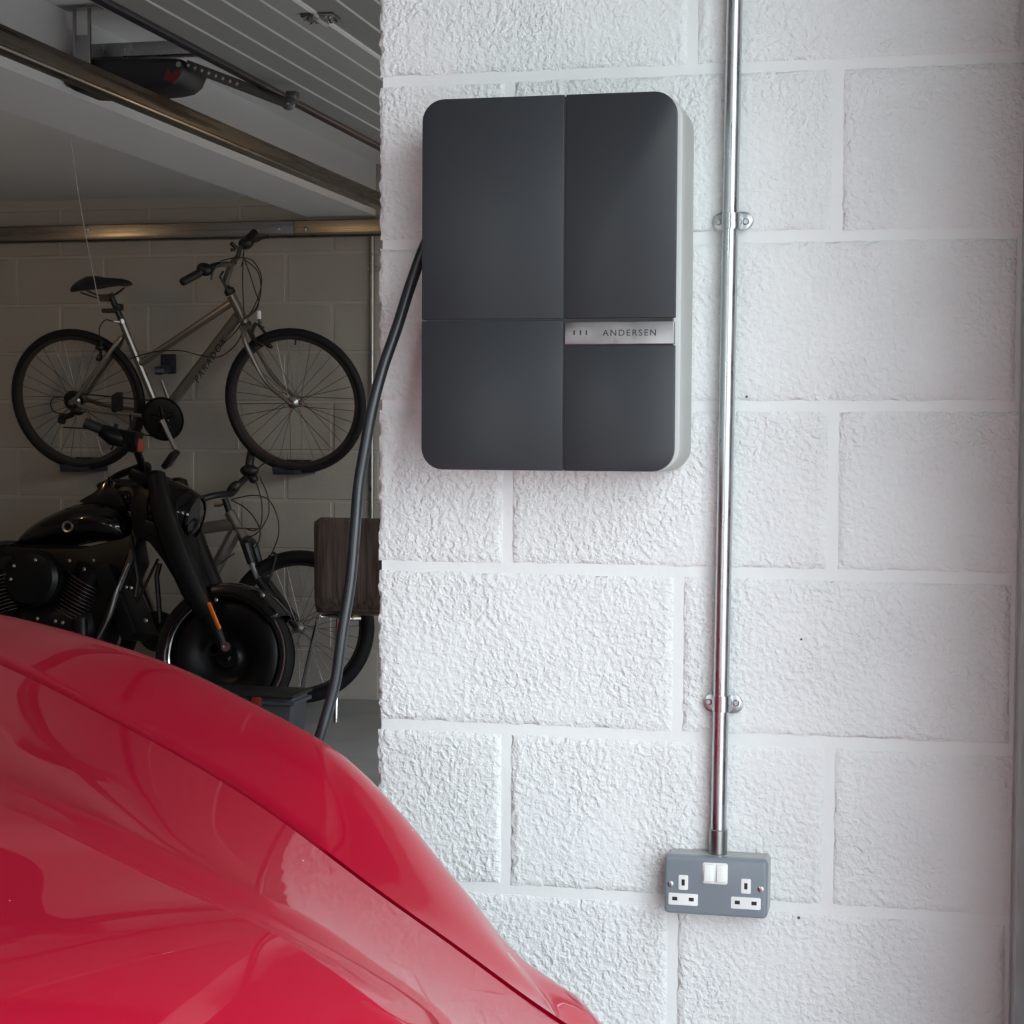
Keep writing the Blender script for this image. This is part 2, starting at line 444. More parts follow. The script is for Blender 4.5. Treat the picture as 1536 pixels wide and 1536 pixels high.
for side in (1, -1):
    AE = -1.12
    sill = lambda a: .26 if abs(a-WA) > WR else .33+math.sqrt(max(WR*WR-(a-WA)**2, 0))*.98
    fl = lambda a: (lambda t: t*t*(3-2*t))(min(max((a+1.35)/.10, 0), 1))
    rows = [rowf(side, lambda a: bcr(a)+.045+.06*fl(a), lambda a: sill(a), AE),
            rowf(side, lambda a: bcr(a)+.062+.045*fl(a), lambda a: max(sill(a)+.03, .50*zcrest(a)+.08), AE),
            rowf(side, lambda a: bcr(a)+.062+.05*fl(a), lambda a: max(sill(a)+.06, zcrest(a)-.135+.04*fl(a)), AE),
            rowf(side, lambda a: bcr(a)+.040+.035*fl(a), lambda a: zcrest(a)-.048+.014*fl(a), AE),
            rowf(side, lambda a: bcr(a), lambda a: zcrest(a), AE),
            rowf(side, lambda a: bcr(a)*.62+BC2*.38, lambda a: zcrest(a)*.6+zc2(a)*.4+.012, AE),
            rowf(side, lambda a: BC2+.0045, lambda a: zc2(a)+.001, AE)]
    g = cat(rows)
    # short return edge down into the shut line
    g.append([p+V((0, 0, -.012)) for p in g[-1]])
    MB().grid(g).build('front_wing', M['red'], car, ang=80)
hr = []
for b_ in [1.2495, 1.10]: hr.append(b_)
def hz(b_):
    d = abs(b_-.6)
    def f(a):
        e, v, c = zc2(a), (zc2(a)*.5+zc4(a)*.5)-.010, zc4(a)
        if d >= .35:
            t = (d-.35)/(BC2-.6005-.35)
            # concave trough between crease and shut line
            return c*(1-t)+e*t-.022*math.sin(PI*t)*(1-.25*t)
        return c+.020*(1-(d/.35)**2)
    return f
bs = [.6+(BC2-.6005)*s_ for s_ in (-1, -.96, -.88, -.78, -.68, -.6, -.52, -.4935, -.47, -.4, -.3, -.15, 0, .15, .3, .4, .47, .4935, .52, .6, .68, .78, .88, .96, 1)]
rows = []
for b_ in bs:
    ae = float(afront(b_))
    rows.append(rowf(1, lambda a, b_=b_: b_, hz(b_), ae))
lip0 = [p+V((0, 0, -.012)) for p in rows[0]]; lip1 = [p+V((0, 0, -.012)) for p in rows[-1]]
MB().grid([lip0]+rows+[lip1]).build('bonnet', M['red'], car, ang=14)
# dark channel under the shut lines
b = MB()
for side in (1, -1):
    r1 = rowf(side, lambda a: BC2-.014, lambda a: zc2(a)-.011, -1.10); r2 = rowf(side, lambda a: BC2+.016, lambda a: zc2(a)-.011, -1.10)
    b.grid([r1, r2])
b.build('shut_line', M['groove'], car)
# bumper: sweeps round the nose from crest to crest
pl = []
for b_ in np.linspace(-.40, 1.60, 61):
    d = abs(b_-.6)
    a = float(np.interp(d, [0, .2, .35, .5, .65, .8, .86, .92, .96, 1.0], [-.62, -.67, -.76, -.88, -.99, -1.09, -1.14, -1.23, -1.34, -1.52]))
    pl.append((a, float(b_), d))
def top(a, b_, d):
    af = float(afront(b_)); zz = hz(min(max(b_, 1.2-BC2), BC2-.001))(af) if d < .70 else float(np.interp(d, [.70, .8, .9, 1.0], [zc2(-1.08), zcrest(-1.2), zcrest(-1.3)-.075, zcrest(-1.45)-.20]))
    return af, zz-.006
rows = []
for lev, (t_, dz) in enumerate([(0, 0), (.35, -.004), (.75, -.03), (1, -.10), (1.04, -.2), (.96, -.32), (.8, -.42)]):
    r = []
    for a, b_, d in pl:
        af, zz = top(a, b_, d); r.append(cw(af+.006+(a-af)*t_, b_, max(zz+dz, .2)))
    rows.append(r)
MB().grid(cat(rows, 3)).build('bumper', M['red'], car, ang=50)
for sd in (1, -1):      # lamps and grille let into the nose
    pts = []
    for d, dz in ((.38, -.14), (.55, -.13), (.66, -.13), (.68, -.19), (.55, -.22), (.40, -.22)):
        a = float(np.interp(d, [0, .2, .35, .5, .65, .8, .86], [-.62, -.67, -.76, -.88, -.99, -1.09, -1.14]))
        pts.append(cw(a+.004, .6+sd*d, .64+dz-(d-.4)*.1))
    MB().prism(pts, CH*.012).build('headlamp', M['glass'], car, bevel=.003)
pts = [cw(-.60, .6-.34, .50), cw(-.56, .6, .51), cw(-.60, .6+.34, .50), cw(-.58, .6+.28, .30), cw(-.55, .6, .29), cw(-.58, .6-.28, .30)]
MB().prism(pts, CH*.02).build('grille', M['bplastic'], car)
# windscreen, roof, cabin and tail
def sect(a, hw, zt, zs): return [cw(a, .6-hw-.02, .28), cw(a, .6-hw-.05, zs*.7), cw(a, .6-hw, zs), cw(a, .6-hw*.80, zt), cw(a, .6, zt+.025), cw(a, .6+hw*.80, zt), cw(a, .6+hw, zs), cw(a, .6+hw+.05, zs*.7), cw(a, .6+hw+.02, .28)]
low = [(-3.1, .90, .955, .95), (-3.2, .9, .965, .96), (-4.2, .91, .98, .97), (-5.2, .90, .99, .98), (-5.5, .84, .96, .93), (-5.62, .74, .7, .62)]
MB().grid([sect(*q) for q in low]).build('body_side', M['red'], car, ang=40)
def cab(a, hw, z): return [cw(a, .6-hw, z), cw(a, .6-hw*.5, z+.03), cw(a, .6, z+.04), cw(a, .6+hw*.5, z+.03), cw(a, .6+hw, z)]
MB().grid([cab(-3.0, .70, .965), cab(-3.35, .66, 1.22), cab(-3.7, .60, 1.43)]).build('windscreen', M['glass'], car)
MB().grid([cab(-3.7, .60, 1.43), cab(-4.2, .60, 1.50), cab(-4.8, .58, 1.46)]).build('roof', M['red'], car)
MB().grid([cab(-4.8, .58, 1.46), cab(-5.2, .62, 1.22), cab(-5.45, .66, .99)]).build('rear_window', M['glass'], car)
for sd in (-1, 1):
    MB().grid([[cw(-3.05, .6+sd*.72, .965), cw(-3.35, .6+sd*.665, 1.22), cw(-3.7, .6+sd*.605, 1.435)], [cw(-4.2, .6+sd*.83, .98), cw(-4.2, .6+sd*.72, 1.25), cw(-4.2, .6+sd*.605, 1.50)], [cw(-5.4, .6+sd*.70, .99), cw(-5.15, .6+sd*.66, 1.22), cw(-4.8, .6+sd*.585, 1.46)]]).build('side_window', M['glass'], car)
for a in (WA, -4.55):
    for sd in (1, -1):
        c = cw(a, .6+sd*.80, .34); ax = CS*sd
        wh = MB().lathe(c, ax, [(.205, -.11), (.225, -.09), (.225, .085), (.205, .10), (.19, .07)], 32).build('wheel', M['alu'], car)
        MB().lathe(c, ax, [(.225, -.11), (.31, -.115), (.335, -.09), (.338, 0), (.335, .085), (.31, .108), (.225, .10)], 40).build('tyre', M['tyre'], wh)
        b = MB()
        for k in range(5):
            dd = (CH*math.cos(k*2*PI/5)+V((0, 0, 1))*math.sin(k*2*PI/5))
            b.tube([c+ax*.075, c+dd*.12+ax*.07, c+dd*.212+ax*.05], [.034, .026, .03], 6, flat=.5)
        b.build('wheel_spokes', M['alu'], wh)

# ---------------------------------------------------------------- wall charger
CY = D-.132
def cx(px, py=430): return at(px, py, CY)
tl = at(634, 150, CY); 
CXL = at(632.5, 430, CY).x; CXR = at(1013, 430, CY).x
CZT = (at(700, 148, CY).z+at(960, 137, CY).z)/2; CZB = (at(700, 704.5, CY).z+at(960, 707.5, CY).z)/2
chg = thing('wall_charger', 'charcoal four-panel electric car charger fixed high on the painted block pier', 'charger', ((CXL+CXR)/2, D, (CZT+CZB)/2))
def rrect(x0, x1, z0, z1, r, n=7, corners=(1, 1, 1, 1)):
    """corner order: bottom-left, bottom-right, top-right, top-left"""
    out = []
    for (cx_, cz_, a0, on) in ((x0, z0, PI, corners[0]), (x1, z0, 1.5*PI, corners[1]), (x1, z1, 0, corners[2]), (x0, z1, .5*PI, corners[3])):
        if not on: out.append((cx_, cz_)); continue
        ox = cx_+(r if cx_ == x0 else -r); oz = cz_+(r if cz_ == z0 else -r)
        for k in range(n+1):
            a = a0+.5*PI*k/n; out.append((ox+r*math.cos(a), oz+r*math.sin(a)))
    return out
def rprism(name, mt, parent, rect, r, y0, y1, bevel=.0, **kw):
    c = kw.pop('corners', (1, 1, 1, 1))
    return MB().prism([V((x, y0, z)) for x, z in rrect(*rect, r, corners=c)], V((0, y1-y0, 0))).build(name, mt, parent, bevel=bevel, **kw)
rprism('case', M['charbody'], chg, (CXL+.004, CXR+.006, CZB-.001, CZT-.001), .032, CY+.016, D-.001, bevel=.004)
rprism('shadow_gap', M['groove'], chg, (CXL+.006, CXR-.004, CZB+.003, CZT-.003), .028, CY+.0015, CY+.017)
gx = at(846, 430, CY).x; gz = at(840, 479, CY).z; g2 = .0011
kw = dict(bevel=.0012, ang=40)
pw = []
rprism('front_panel', M['charc'], chg, (CXL, gx-g2, gz+g2, CZT), .029, CY, CY+.010, corners=(0, 0, 0, 1), **kw)
rprism('front_panel', M['charc'], chg, (gx+g2, CXR, gz+g2, CZT), .029, CY, CY+.010, corners=(0, 0, 1, 0), **kw)
rprism('front_panel', M['charc'], chg, (CXL, gx-g2, CZB, gz-g2), .029, CY, CY+.010, corners=(1, 0, 0, 0), **kw)
nz0 = at(930, 516.5, CY).z; nz1 = gz-.0035
rprism('front_panel', M['charc'], chg, (gx+g2, CXR, CZB, nz0-g2*1.3), .029, CY, CY+.010, corners=(0, 1, 0, 0), **kw)
npl = rprism('nameplate', M['steel'], chg, (gx+g2, CXR-.001, nz0, nz1), .001, CY-.001, CY+.010, bevel=.0012, label='brushed steel nameplate strip')
b = MB()
for px in (861.5, 871, 880):
    x = at(px, 499, CY).x; z = at(px, 499, CY).z; b.bx(x-.0009, x+.0009, CY-.0014, CY, z-.003, z+.003)
b.build('indicator_slot', M['slot'], npl)
def text(body, name, mt, parent, origin, xdir, updir, height, width=None, ext=.0003, shear=0):
    cu = bpy.data.curves.new(name, 'FONT'); cu.body = body; cu.size = 1; cu.extrude = .02; cu.resolution_u = 4; cu.space_character = 1.25; cu.shear = shear
    tmp = bpy.data.objects.new('tmp', cu); link(tmp); bpy.context.view_layer.update()
    dg = bpy.context.evaluated_depsgraph_get(); me = bpy.data.meshes.new_from_object(tmp.evaluated_get(dg))
    bpy.data.objects.remove(tmp); bpy.data.curves.remove(cu)
    co = np.array([v.co[:] for v in me.vertices]); mn = co.min(0); mx = co.max(0)
    s = height/(mx[1]-mn[1]); sx = width/(mx[0]-mn[0]) if width else s
    nrm = V(xdir).cross(V(updir)).normalized(); org = ORG[parent.name]
    for v in me.vertices:
        x, y, z = v.co; p = V(origin)+V(xdir)*((x-mn[0])*sx)+V(updir)*((y-mn[1])*s)+nrm*(ext if z > 0 else -ext)
        v.co = p-org
    me.name = name; me.materials.append(mt); o = bpy.data.objects.new(name, me); link(o); o.parent = parent; ORG[o.name] = org
    return o
p0 = at(904, 502.5, CY-.001); p1 = at(984, 502, CY-.001)
text('ANDERSEN', 'lettering', M['groove'], npl, V((p0.x, CY-.0012, (nz0+nz1)/2-.0038)), V((1, 0, 0)), V((0, 0, 1)), .0080, p1.x-p0.x, .0004)

# charging cable: out of the charger's left side, down behind the car
Yc = D-.07
cab_pts = [at(650, 345, Yc), at(636, 372, Yc), at(615, 430, Yc), at(596, 490, Yc-.01), at(575, 550, Yc-.02), at(559, 609, Yc-.03), at(548, 669, Yc-.035), at(538, 729, Yc-.04), at(533, 789, Yc-.05), at(526, 870, Yc-.06), at(514, 947, Yc-.07), at(504, 1018, Yc-.075), at(492, 1065, Yc-.08), at(481, 1102, Yc-.085), at(462, 1160, Yc-.09), at(448, 1210, Yc-.09)]
e = cab_pts[-1]
cab_pts += [e+V((-.02, 0, -.10)), e+V((-.01, 0, -.22)), e+V((.05, .005, -.32)), e+V((.16, .01, -.34))]
cbl = MB().tube(spline(cab_pts, 6), .0078, 14).build('charging_cable', M['cable'], None)
cbl['label'] = 'thick black charging cable curving from the wall charger down behind the red car'; cbl['category'] = 'cable'

# ---------------------------------------------------------------- conduit
cyc = D-.019
ct = at(1104.5, -120, cyc); cbm = at(1077.5, 1262, cyc)
cdt = thing('metal_conduit', 'galvanised steel conduit pipe rising from the twin socket beside the charger', 'pipe', (cbm.x, D, cbm.z))
dirc = (ct-cbm).normalized(); tope = cbm+dirc*((ZCR-cbm.z)/dirc.z)
MB().tube([cbm, tope], .0106, 24).build('pipe', M['galv'], cdt)
cl0 = at(1077, 1278, cyc); cl1 = at(1077.5, 1243, cyc)
MB().lathe(cl0, dirc, [(.008, -.002), (.0122, -.002), (.0124, .001), (.0124, (cl1-cl0).length-.001), (.0112, (cl1-cl0).length), (.009, (cl1-cl0).length)], 24).build('coupler', M['galvd'], cdt)
for px, py in ((1097, 332), (1082.5, 1055)):
    c = at(px, py, D); sd = V((1, 0, 0)); b = MB()
    # spacer plate on the wall
    def stad(cc, hw, hh, y0, y1):
        pts = []
        for s0, a0 in ((1, -PI/2), (-1, PI/2)):
            for k in range(9):
                a = a0+PI*k/8; pts.append(V((cc.x+s0*(hw-hh)+math.cos(a)*hh, y0, cc.z+math.sin(a)*hh)))
        return MB().prism(pts, V((0, y1-y0, 0)))
    sp_ = stad(c+V((.003, 0, 0)), .0265, .0115, D-.008, D-.0005).build('spacer_plate', M['galvd'], cdt, bevel=.001)
    cc = at(px, py, cyc)
    arc = [V((cc.x-.0136, D-.0085, 0)), V((cc.x-.0126, D-.019, 0))]
    arc += [V((cc.x+math.cos(a)*.0126, cyc-math.sin(a)*.0126, 0)) for a in np.linspace(PI, 0, 15)]
    arc += [V((cc.x+.0126, D-.019, 0)), V((cc.x+.0136, D-.0085, 0)), V((cc.x+.0110, D-.0085, 0))]
    arc += [V((cc.x+math.cos(a)*.0108, cyc-math.sin(a)*.0108, 0)) for a in np.linspace(0, PI, 15)]+[V((cc.x-.0110, D-.0085, 0))]
    st = MB().prism([p+V((0, 0, cc.z-.0105)) for p in arc], V((0, 0, .021))).build('saddle', M['galv'], cdt, ang=30)
    for s0 in (-1, 1):
        pts = [V((cc.x+s0*.0115, D-.0105, cc.z-.0105)), V((cc.x+s0*.0115, D-.0105, cc.z+.0105))]
        pts += [V((cc.x+s0*(.0165+.0105*math.cos(a)*.8), D-.0105, cc.z+.0105*math.sin(a))) for a in np.linspace(PI/2, -PI/2, 9)]
        MB().prism(pts, V((0, .0022, 0))).build('saddle_tab', M['galv'], st, bevel=.0006)
    for s0 in (-1, 1):
        q = V((cc.x+s0*.0185, D-.0106, cc.z))
        MB().lathe(q, (0, -1, 0), [(.0045, 0), (.0046, .0012), (.0030, .0026), (.0012, .0026), (.0008, .0012), (0, .0012)], 14).build('screw', M['galv'], st)

# ---------------------------------------------------------------- twin socket
SY = D-.047
s0 = at(996, 1283, SY); s1 = at(1152, 1379, SY)
scx = (at(996, 1330, SY).x+at(1151, 1335, SY).x)/2; scz = (at(1073, 1287, SY).z+at(1073, 1374.5, SY).z)/2
SW = at(1151, 1335, SY).x-at(996, 1330, SY).x; SH = at(1073, 1287, SY).z-at(1073, 1374.5, SY).z
sock = thing('wall_socket', 'grey metal-clad twin mains socket with white switches at the foot of the conduit', 'socket', (scx, D, scz))
rprism('back_box', M['sockback'], sock, (scx-SW/2+.001, scx+SW/2+.0005, scz-SH/2+.001, scz+SH/2-.0005), .007, SY+.012, D-.001, bevel=.0015)
fp = MB()
rings = []
for ins, y in ((0, SY+.0125), (0, SY+.004), (.0008, SY+.0018), (.0026, SY+.0004), (.0042, SY), ):
    rings.append([V((scx+x, y, scz+z)) for x, z in rrect(-SW/2+ins, SW/2-ins, -SH/2+ins, SH/2-ins, max(.0065-ins, .002), 5)])
for r in rings: r.append(r[0])
fp.grid(rings); fp.add(rings[-1][:-1], [tuple(range(len(rings[-1])-1))])
face = fp.build('face_plate', M['sock'], sock, ang=50)
def plate(name, mt, par, x, z, w_, h, y0, y1, r=.002, bevel=.0005):
    return rprism(name, mt, par, (scx+x-w_/2, scx+x+w_/2, scz+z-h/2, scz+z+h/2), r, y0, y1, bevel=bevel)
fr_ = plate('switch_frame', M['wplastic'], sock, -.0005, .0185, .0335, .0285, SY-.0008, SY+.002, .003)
for x in (-.0088, .0078):
    rk = MB(); w_ = .0118; h = .0235; z = .0190
    y_t, y_b = SY-.0024, SY-.0062
    rk.add([V((scx+x+i*w_/2, y, scz+z+k*h/2)) for i in (-1, 1) for y, k in ((SY, -1), (y_b, -.92), (y_t, .92), (SY, 1))],
           [(0, 1, 2, 3), (7, 6, 5, 4), (0, 4, 5, 1), (1, 5, 6, 2), (2, 6, 7, 3), (3, 7, 4, 0)])
    rk.build('rocker_switch', M['wplastic'], sock, bevel=.0007)
for s_ in (-1, 1):
    x = .0418*s_-.0012
    a = plate('pin_surround', M['wplastic'], sock, x, .0038, .0130, .0200, SY-.0012, SY+.002)
    plate('pin_slot', M['slot'], a, x, .0040, .0042, .0082, SY-.0014, SY+.002, .0003, 0)
    a = plate('pin_surround', M['wplastic'], sock, x, -.0190, .0398, .0160, SY-.0012, SY+.002)
    for dx in (-.0111, .0111): plate('pin_slot', M['slot'], a, x+dx, -.0184, .0068, .0048, SY-.0014, SY+.002, .0003, 0)
    MB().lathe(V((scx+s_*.0602, SY+.0005, scz+.0008)), (0, -1, 0), [(.0042, 0), (.0040, .0012), (.0022, .0018), (.001, .0018), (.0008, .0004), (0, .0004)], 14).build('screw', M['galv'], sock)

# vertical door track at the pier's right edge
dt = thing('vertical_door_track', 'narrow galvanised door track standing at the right edge of the painted pier', 'door track', (.123, D-.05, 0))
b = MB(); xe = at(1526, 768, D-.004).x
b.bx(xe, xe+.05, D-.004, D-.001, 0, 2.2); b.build('wall_flange', M['galvd'], dt)
MB().bx(xe+.0015, xe+.0035, D-.125, D-.004, 0, 2.2).build('track_side', M['galvd'], dt)
MB().bx(xe+.0035, xe+.04, D-.125, D-.123, 0, 2.2).build('track_lip', M['galvd'], dt)

# ---------------------------------------------------------------- overhead door and its gear
def garage_door(y0, y1, label, hinges):
    z = 2.17
    t = thing('sectional_garage_door', label, 'garage door', (-.8, (y0+y1)/2, z), None)
    e0 = -1.775
    MB().bx(e0-.022, e0+.006, y0, y1, z-.010, z+.035).build('edge_seal', M['seal'], t, bevel=.003)
    xs = [e0+.006, -1.358, -.86, -.36, .10]
    for i in range(4):
        a, b_ = xs[i], xs[i+1]
        s_ = MB().bx(a+.002, b_-.002, y0, y1, z, z+.04).build('door_section', M['door'], t, bevel=.002)
        n = int(round((b_-a)/.0855)); bb = MB()
        for k in range(1, n): 
            x = a+(b_-a)*k/n
            bb.prism([(x-.0045, y0, z+.001), (x, y0, z-.0035), (x+.0045, y0, z+.001)], (0, y1-y0, 0))
        bb.build('rib', M['doorline'], s_)
        if i:
            MB().bx(a-.010, a+.001, y0, y1, z-.004, z+.002).build('joint_strip', M['strip'], s_)
            for hy in hinges:
                h = MB().bx(a-.04, a+.038, hy-.03, hy+.03, z-.008, z-.0005).build('hinge', M['darksteel'], t, bevel=.002)
                q = MB(); q.tube([V((a, hy-.035, z-.012)), V((a, hy+.035, z-.012))], .008, 10)
                for dx in (-.032, -.016, .018, .032):
                    for dy in (-.02, .02): q.lathe(V((a+dx, hy+dy, z-.008)), (0, 0, -1), [(.005, 0), (.005, .006), (0, .007)], 6)
                q.build('hinge_bolts', M['chrome'], h)
    return t
garage_door(3.05, 7.35, 'grey ribbed sectional garage door parked overhead beyond the pier', [3.96, 6.6])
garage_door(-.55, 2.28, 'grey ribbed sectional garage door parked overhead above the red car', [.9])

# wall track above the bikes
trk = thing('horizontal_door_track', 'long galvanised door track fixed along the far wall above the hung bicycle', 'door track', (-3.3, YB, 2.14))
zt = at(200, 335.5, YB-.03).z; zb_ = at(200, 361.5, YB-.03).z
b = MB(); xa, xb = -5.9, XR-.03
prof = [(YB-.001, zt), (YB-.03, zt), (YB-.034, zt-.004), (YB-.0306, zt-.052), (YB-.030, zb_+.010), (YB-.045, zb_), (YB-.001, zb_)]
xm = at(441, 345, YB-.03).x
for x0, x1 in ((xa, xm-.001), (xm+.001, xb)):
    MB().prism([V((x0, y, z)) for y, z in prof], V((x1-x0, 0, 0))).build('track_rail', M['track'], trk, bevel=.0015)
b = MB()
for px, py in ((131, 344), (418, 343), (458, 344)):
    c = at(px, py, YB-.034); b = MB(); b.lathe(c, (0, -1, 0), [(.011, 0), (.011, .002), (.007, .003), (.007, .008), (.004, .010), (0, .010)], 8); b.build('bolt', M['galv'], trk)

# steel support rail crossing overhead
rail = thing('ceiling_support_rail', 'long grey steel channel crossing overhead below the white ceiling beam', 'support rail', (-2.06, 4.6, 2.2))
zr0 = 2.096; XS = -2.06
sec = [(0, 0), (.006, -.003), (.006, -.010), (0, -.012), (-.03, -.012), (-.03, -.008), (-.004, -.008), (-.004, .038), (-.03, .038), (-.03, .042), (0, .042)]
MB().prism([V((XS+x-(.042-z)*.25, 1.2, zr0+z+.004)) for x, z in sec], V((0, YB-1.21, 0))).build('channel', M['track'], rail, bevel=.0008)

# opener
YO = 4.86
opn = thing('garage_door_opener', 'black motor unit of the garage door opener hung from the ceiling with a steel arm', 'door opener', at(180, 100, YO))
prf = [(88, 113), (97, 128), (112, 136), (150, 137), (180, 134), (216, 133), (240, 131), (258, 127), (270, 117), (277, 101), (277, 90), (262, 86), (150, 86), (118, 89), (100, 100)]
MB().prism([at(x, y, YO-.08) for x, y in prf], V((0, .17, 0))).build('motor_housing', M['opener'], opn, bevel=.012, seg=3)
MB().lathe(at(268, 96.5, YO-.081), (0, -1, 0), [(.008, 0), (.008, .002), (0, .003)], 12).build('button', M['alu'], opn)
c = at(258, 113, YO-.081); MB().prism([c+V((x, 0, z)) for x, z in ((-.025, -.01), (.005, -.022), (.028, .0), (.015, .018), (0, .002), (-.012, .02))], V((0, -.003, 0))).build('warning_sticker', M['sticker'], opn, label='dark red sticker')
bz = at(200, 77, YO).z
MB().bx(at(62, 80, YO).x, at(318, 80, YO).x, YO-.02, YO+.03, bz-.018, bz+.022).build('boom_rail', M['galvd'], opn, bevel=.002)
c = at(139, 80, YO-.03); b = MB()
zb2 = at(150, 112, YO-.04).z
b.bx(c.x-.028, c.x-.020, YO-.10, YO-.09, zb2, ZCR); b.bx(c.x+.018, c.x+.026, YO-.10, YO-.09, zb2, ZCR)
b.bx(c.x-.028, c.x+.026, YO-.098, YO-.094, zb2+.02, bz+.03); b.bx(c.x-.06, c.x+.05, YO-.13, YO-.06, ZCR-.004, ZCR-.0005)
b.build('hanger_bracket', M['galvd'], opn, bevel=.001)
a0 = at(279, 97, YO-.06); a1 = at(432, 155, YO-.20)
ad = (a1-a0).normalized(); an = ad.cross(V((0, 1, 0))).normalized()
b = MB(); b.obox((a0+a1)/2, ad, (0, 1, 0), an, (a1-a0).length, .006, .028)
arm = b.build('pull_arm', M['darksteel'], opn, bevel=.001)
for k in range(8):
    q = a0+ad*(.012+.0285*k*1.0)+V((0, -.0032, 0))
    MB().lathe(q, (0, -1, 0), [(.005, 0), (.0045, .0012), (0, .0012)], 10).build('arm_hole', M['cord'], arm)
b = MB(); b.lathe(a1+V((0, -.004, 0)), (0, -1, 0), [(.018, -.012), (.018, 0), (.008, .0), (.008, .006), (0, .007)], 16)
q = at(437, 143, YO-.17); b.obox(q+V((0, .01, .0)), (1, 0, 0), (0, 1, 0), (0, 0, 1), .030, .03, .022)
b.build('arm_bracket', M['darksteel'], arm, bevel=.001)

# hanging cord
cd0 = atz(103, 190, ZCL-.001); cd1 = at(149, 458, 7.40)
cdd = MB().tube(spline([cd0, cd0.lerp(cd1, .35)+V((-.006, 0, -.01)), cd0.lerp(cd1, .7)+V((-.004, 0, -.006)), cd1], 6), .0022, 6).build('hanging_cord', M['cord'])
cdd['label'] = 'thin pale cord hanging from the ceiling down to the saddle of the hung bicycle'; cdd['category'] = 'cord'

# bulbs (out of frame, their glow shows on the rail and the wall track)
for i, (p, e_) in enumerate(LAMPS):
    lp = thing('ceiling_lamp', ['bare warm bulb lamp in the left bay', 'bare warm bulb lamp behind the pier near the far door'][i], 'lamp', V(p))
    zc_ = ZCL if p[0] < -2.6 else 2.165
    MB().lathe(V(p), (0, 0, 1), [(.02, .035), (.022, .06), (.028, zc_-p[2]-.002), (0, zc_-p[2]-.001)], 16).build('lamp_holder', M['wplastic'], lp)
    MB().ell(V(p), (.03, 0, 0), (0, .03, 0), (0, 0, .038)).build('bulb', M['bulb'], lp)
    ld = bpy.data.lights.new('bulb_light', 'POINT'); ld.energy = e_; ld.color = (1, .66, .34); ld.shadow_soft_size = .04
    lo = bpy.data.objects.new('bulb_light', ld); link(lo); lo.parent = lp; lo.location = (0, 0, -.05)

# pipe on the far wall
p = at(558, 500, YB-.014)
wp = thing('wall_pipe', 'slim steel conduit running down the far wall beside the walnut chair', 'pipe', (p.x, YB, 1.2))
MB().tube([V((p.x, YB-.014, .35)), V((p.x, YB-.014, zb_))], .011, 12).build('pipe', M['galvd'], wp)
c = V((p.x, YB-.006, at(556, 403, YB).z)); MB().bx(c.x-.03, c.x+.03, YB-.006, YB-.001, c.z-.01, c.z+.01).build('saddle', M['galvd'], wp, bevel=.002)

# ---------------------------------------------------------------- bicycles
def wheel(parent, name, C, n, R, tr, up, hub_l=.10, rimd=.018, seed=0, skew=None, tread=False):
    """rim mesh as the part; tyre, hub and spokes are its sub-parts"""
    n = V(n).normalized()
    rr = R-tr*1.7
    wh = MB().lathe(C, n, [(rr-rimd, -.007), (rr, -.012), (rr+.003, -.012), (rr+.003, .012), (rr, .012), (rr-rimd, .007), (rr-rimd, -.007)], 56).build(name, M['rim'], parent)
    pr = [(R-tr+math.cos(a)*tr, math.sin(a)*tr*.92) for a in np.linspace(-PI, PI, 13)]
    MB().lathe(C, n, pr, 56).build('tyre', M['tyre'], wh)
    MB().lathe(C, n, [(0, -hub_l/2), (.008, -hub_l/2), (.010, -hub_l/2+.01), (.026, -.030), (.026, -.026), (.014, -.024), (.014, .024), (.026, .026), (.026, .030), (.010, hub_l/2-.01), (.008, hub_l/2), (0, hub_l/2)], 16).build('hub', M['alu'], wh)
    u = n.orthogonal().normalized(); w_ = n.cross(u); b = MB(); NS = 32
    for k in range(NS):
        a = 2*PI*(k+.3)/NS+seed; side = 1 if k % 2 else -1; tw = (.62 if (k//2) % 2 else -.62)
        h = C+(u*math.cos(a+tw)+w_*math.sin(a+tw))*.024+n*(side*.028)
        r_ = C+(u*math.cos(a)+w_*math.sin(a))*(rr-rimd)
        b.tube([h, r_], .00135, 4)
    b.build('spokes', M['spoke'], wh)
    return wh

# --- bicycle hung on the wall; its top leans a little away from the wall
TL = math.radians(13); NP = V((0, math.cos(TL), math.sin(TL))); P0 = V((0, 7.62, at(300, 705, 7.62).z))
def HB(px, py, w_=0): return atplane(px, py, P0+NP*w_, NP)
hb = thing('bicycle', 'silver hybrid bicycle hung high on the far wall by its frame', 'bicycle', HB(260, 705), 'bicycles')
wheel(hb, 'rear_wheel', HB(117, 600), NP, .327, .019, None, seed=.2)
wheel(hb, 'front_wheel', HB(442.5, 602), NP, .327, .019, None, seed=.5)
fm = M['bikeframe']
b = MB()
BB = HB(243, 628); ST = HB(182, 480); HT = HB(347, 443); HBm = HB(369, 486); RA = HB(113, 600)
b.tube([BB, ST], .0165, 10); b.tube([HB(211, 545), HB(347, 454)], .0175, 10); b.tube([HB(244, 622), HB(357, 474)], .023, 12)
b.tube([HT, HBm], .021, 12); b.tube([BB-NP*.035, BB+NP*.035], .024, 12)
for s_ in (-1, 1):
    b.tube([HB(183, 505)+NP*.012*s_, HB(176, 518)+NP*.04*s_, HB(123, 592)+NP*.055*s_, RA+NP*.06*s_], .0095, 8)
    b.tube([BB+NP*.03*s_, HB(228, 622)+NP*.035*s_, HB(150, 612)+NP*.058*s_, RA+NP*.06*s_], .0095, 8)
b.build('frame', fm, hb)
fk = MB()
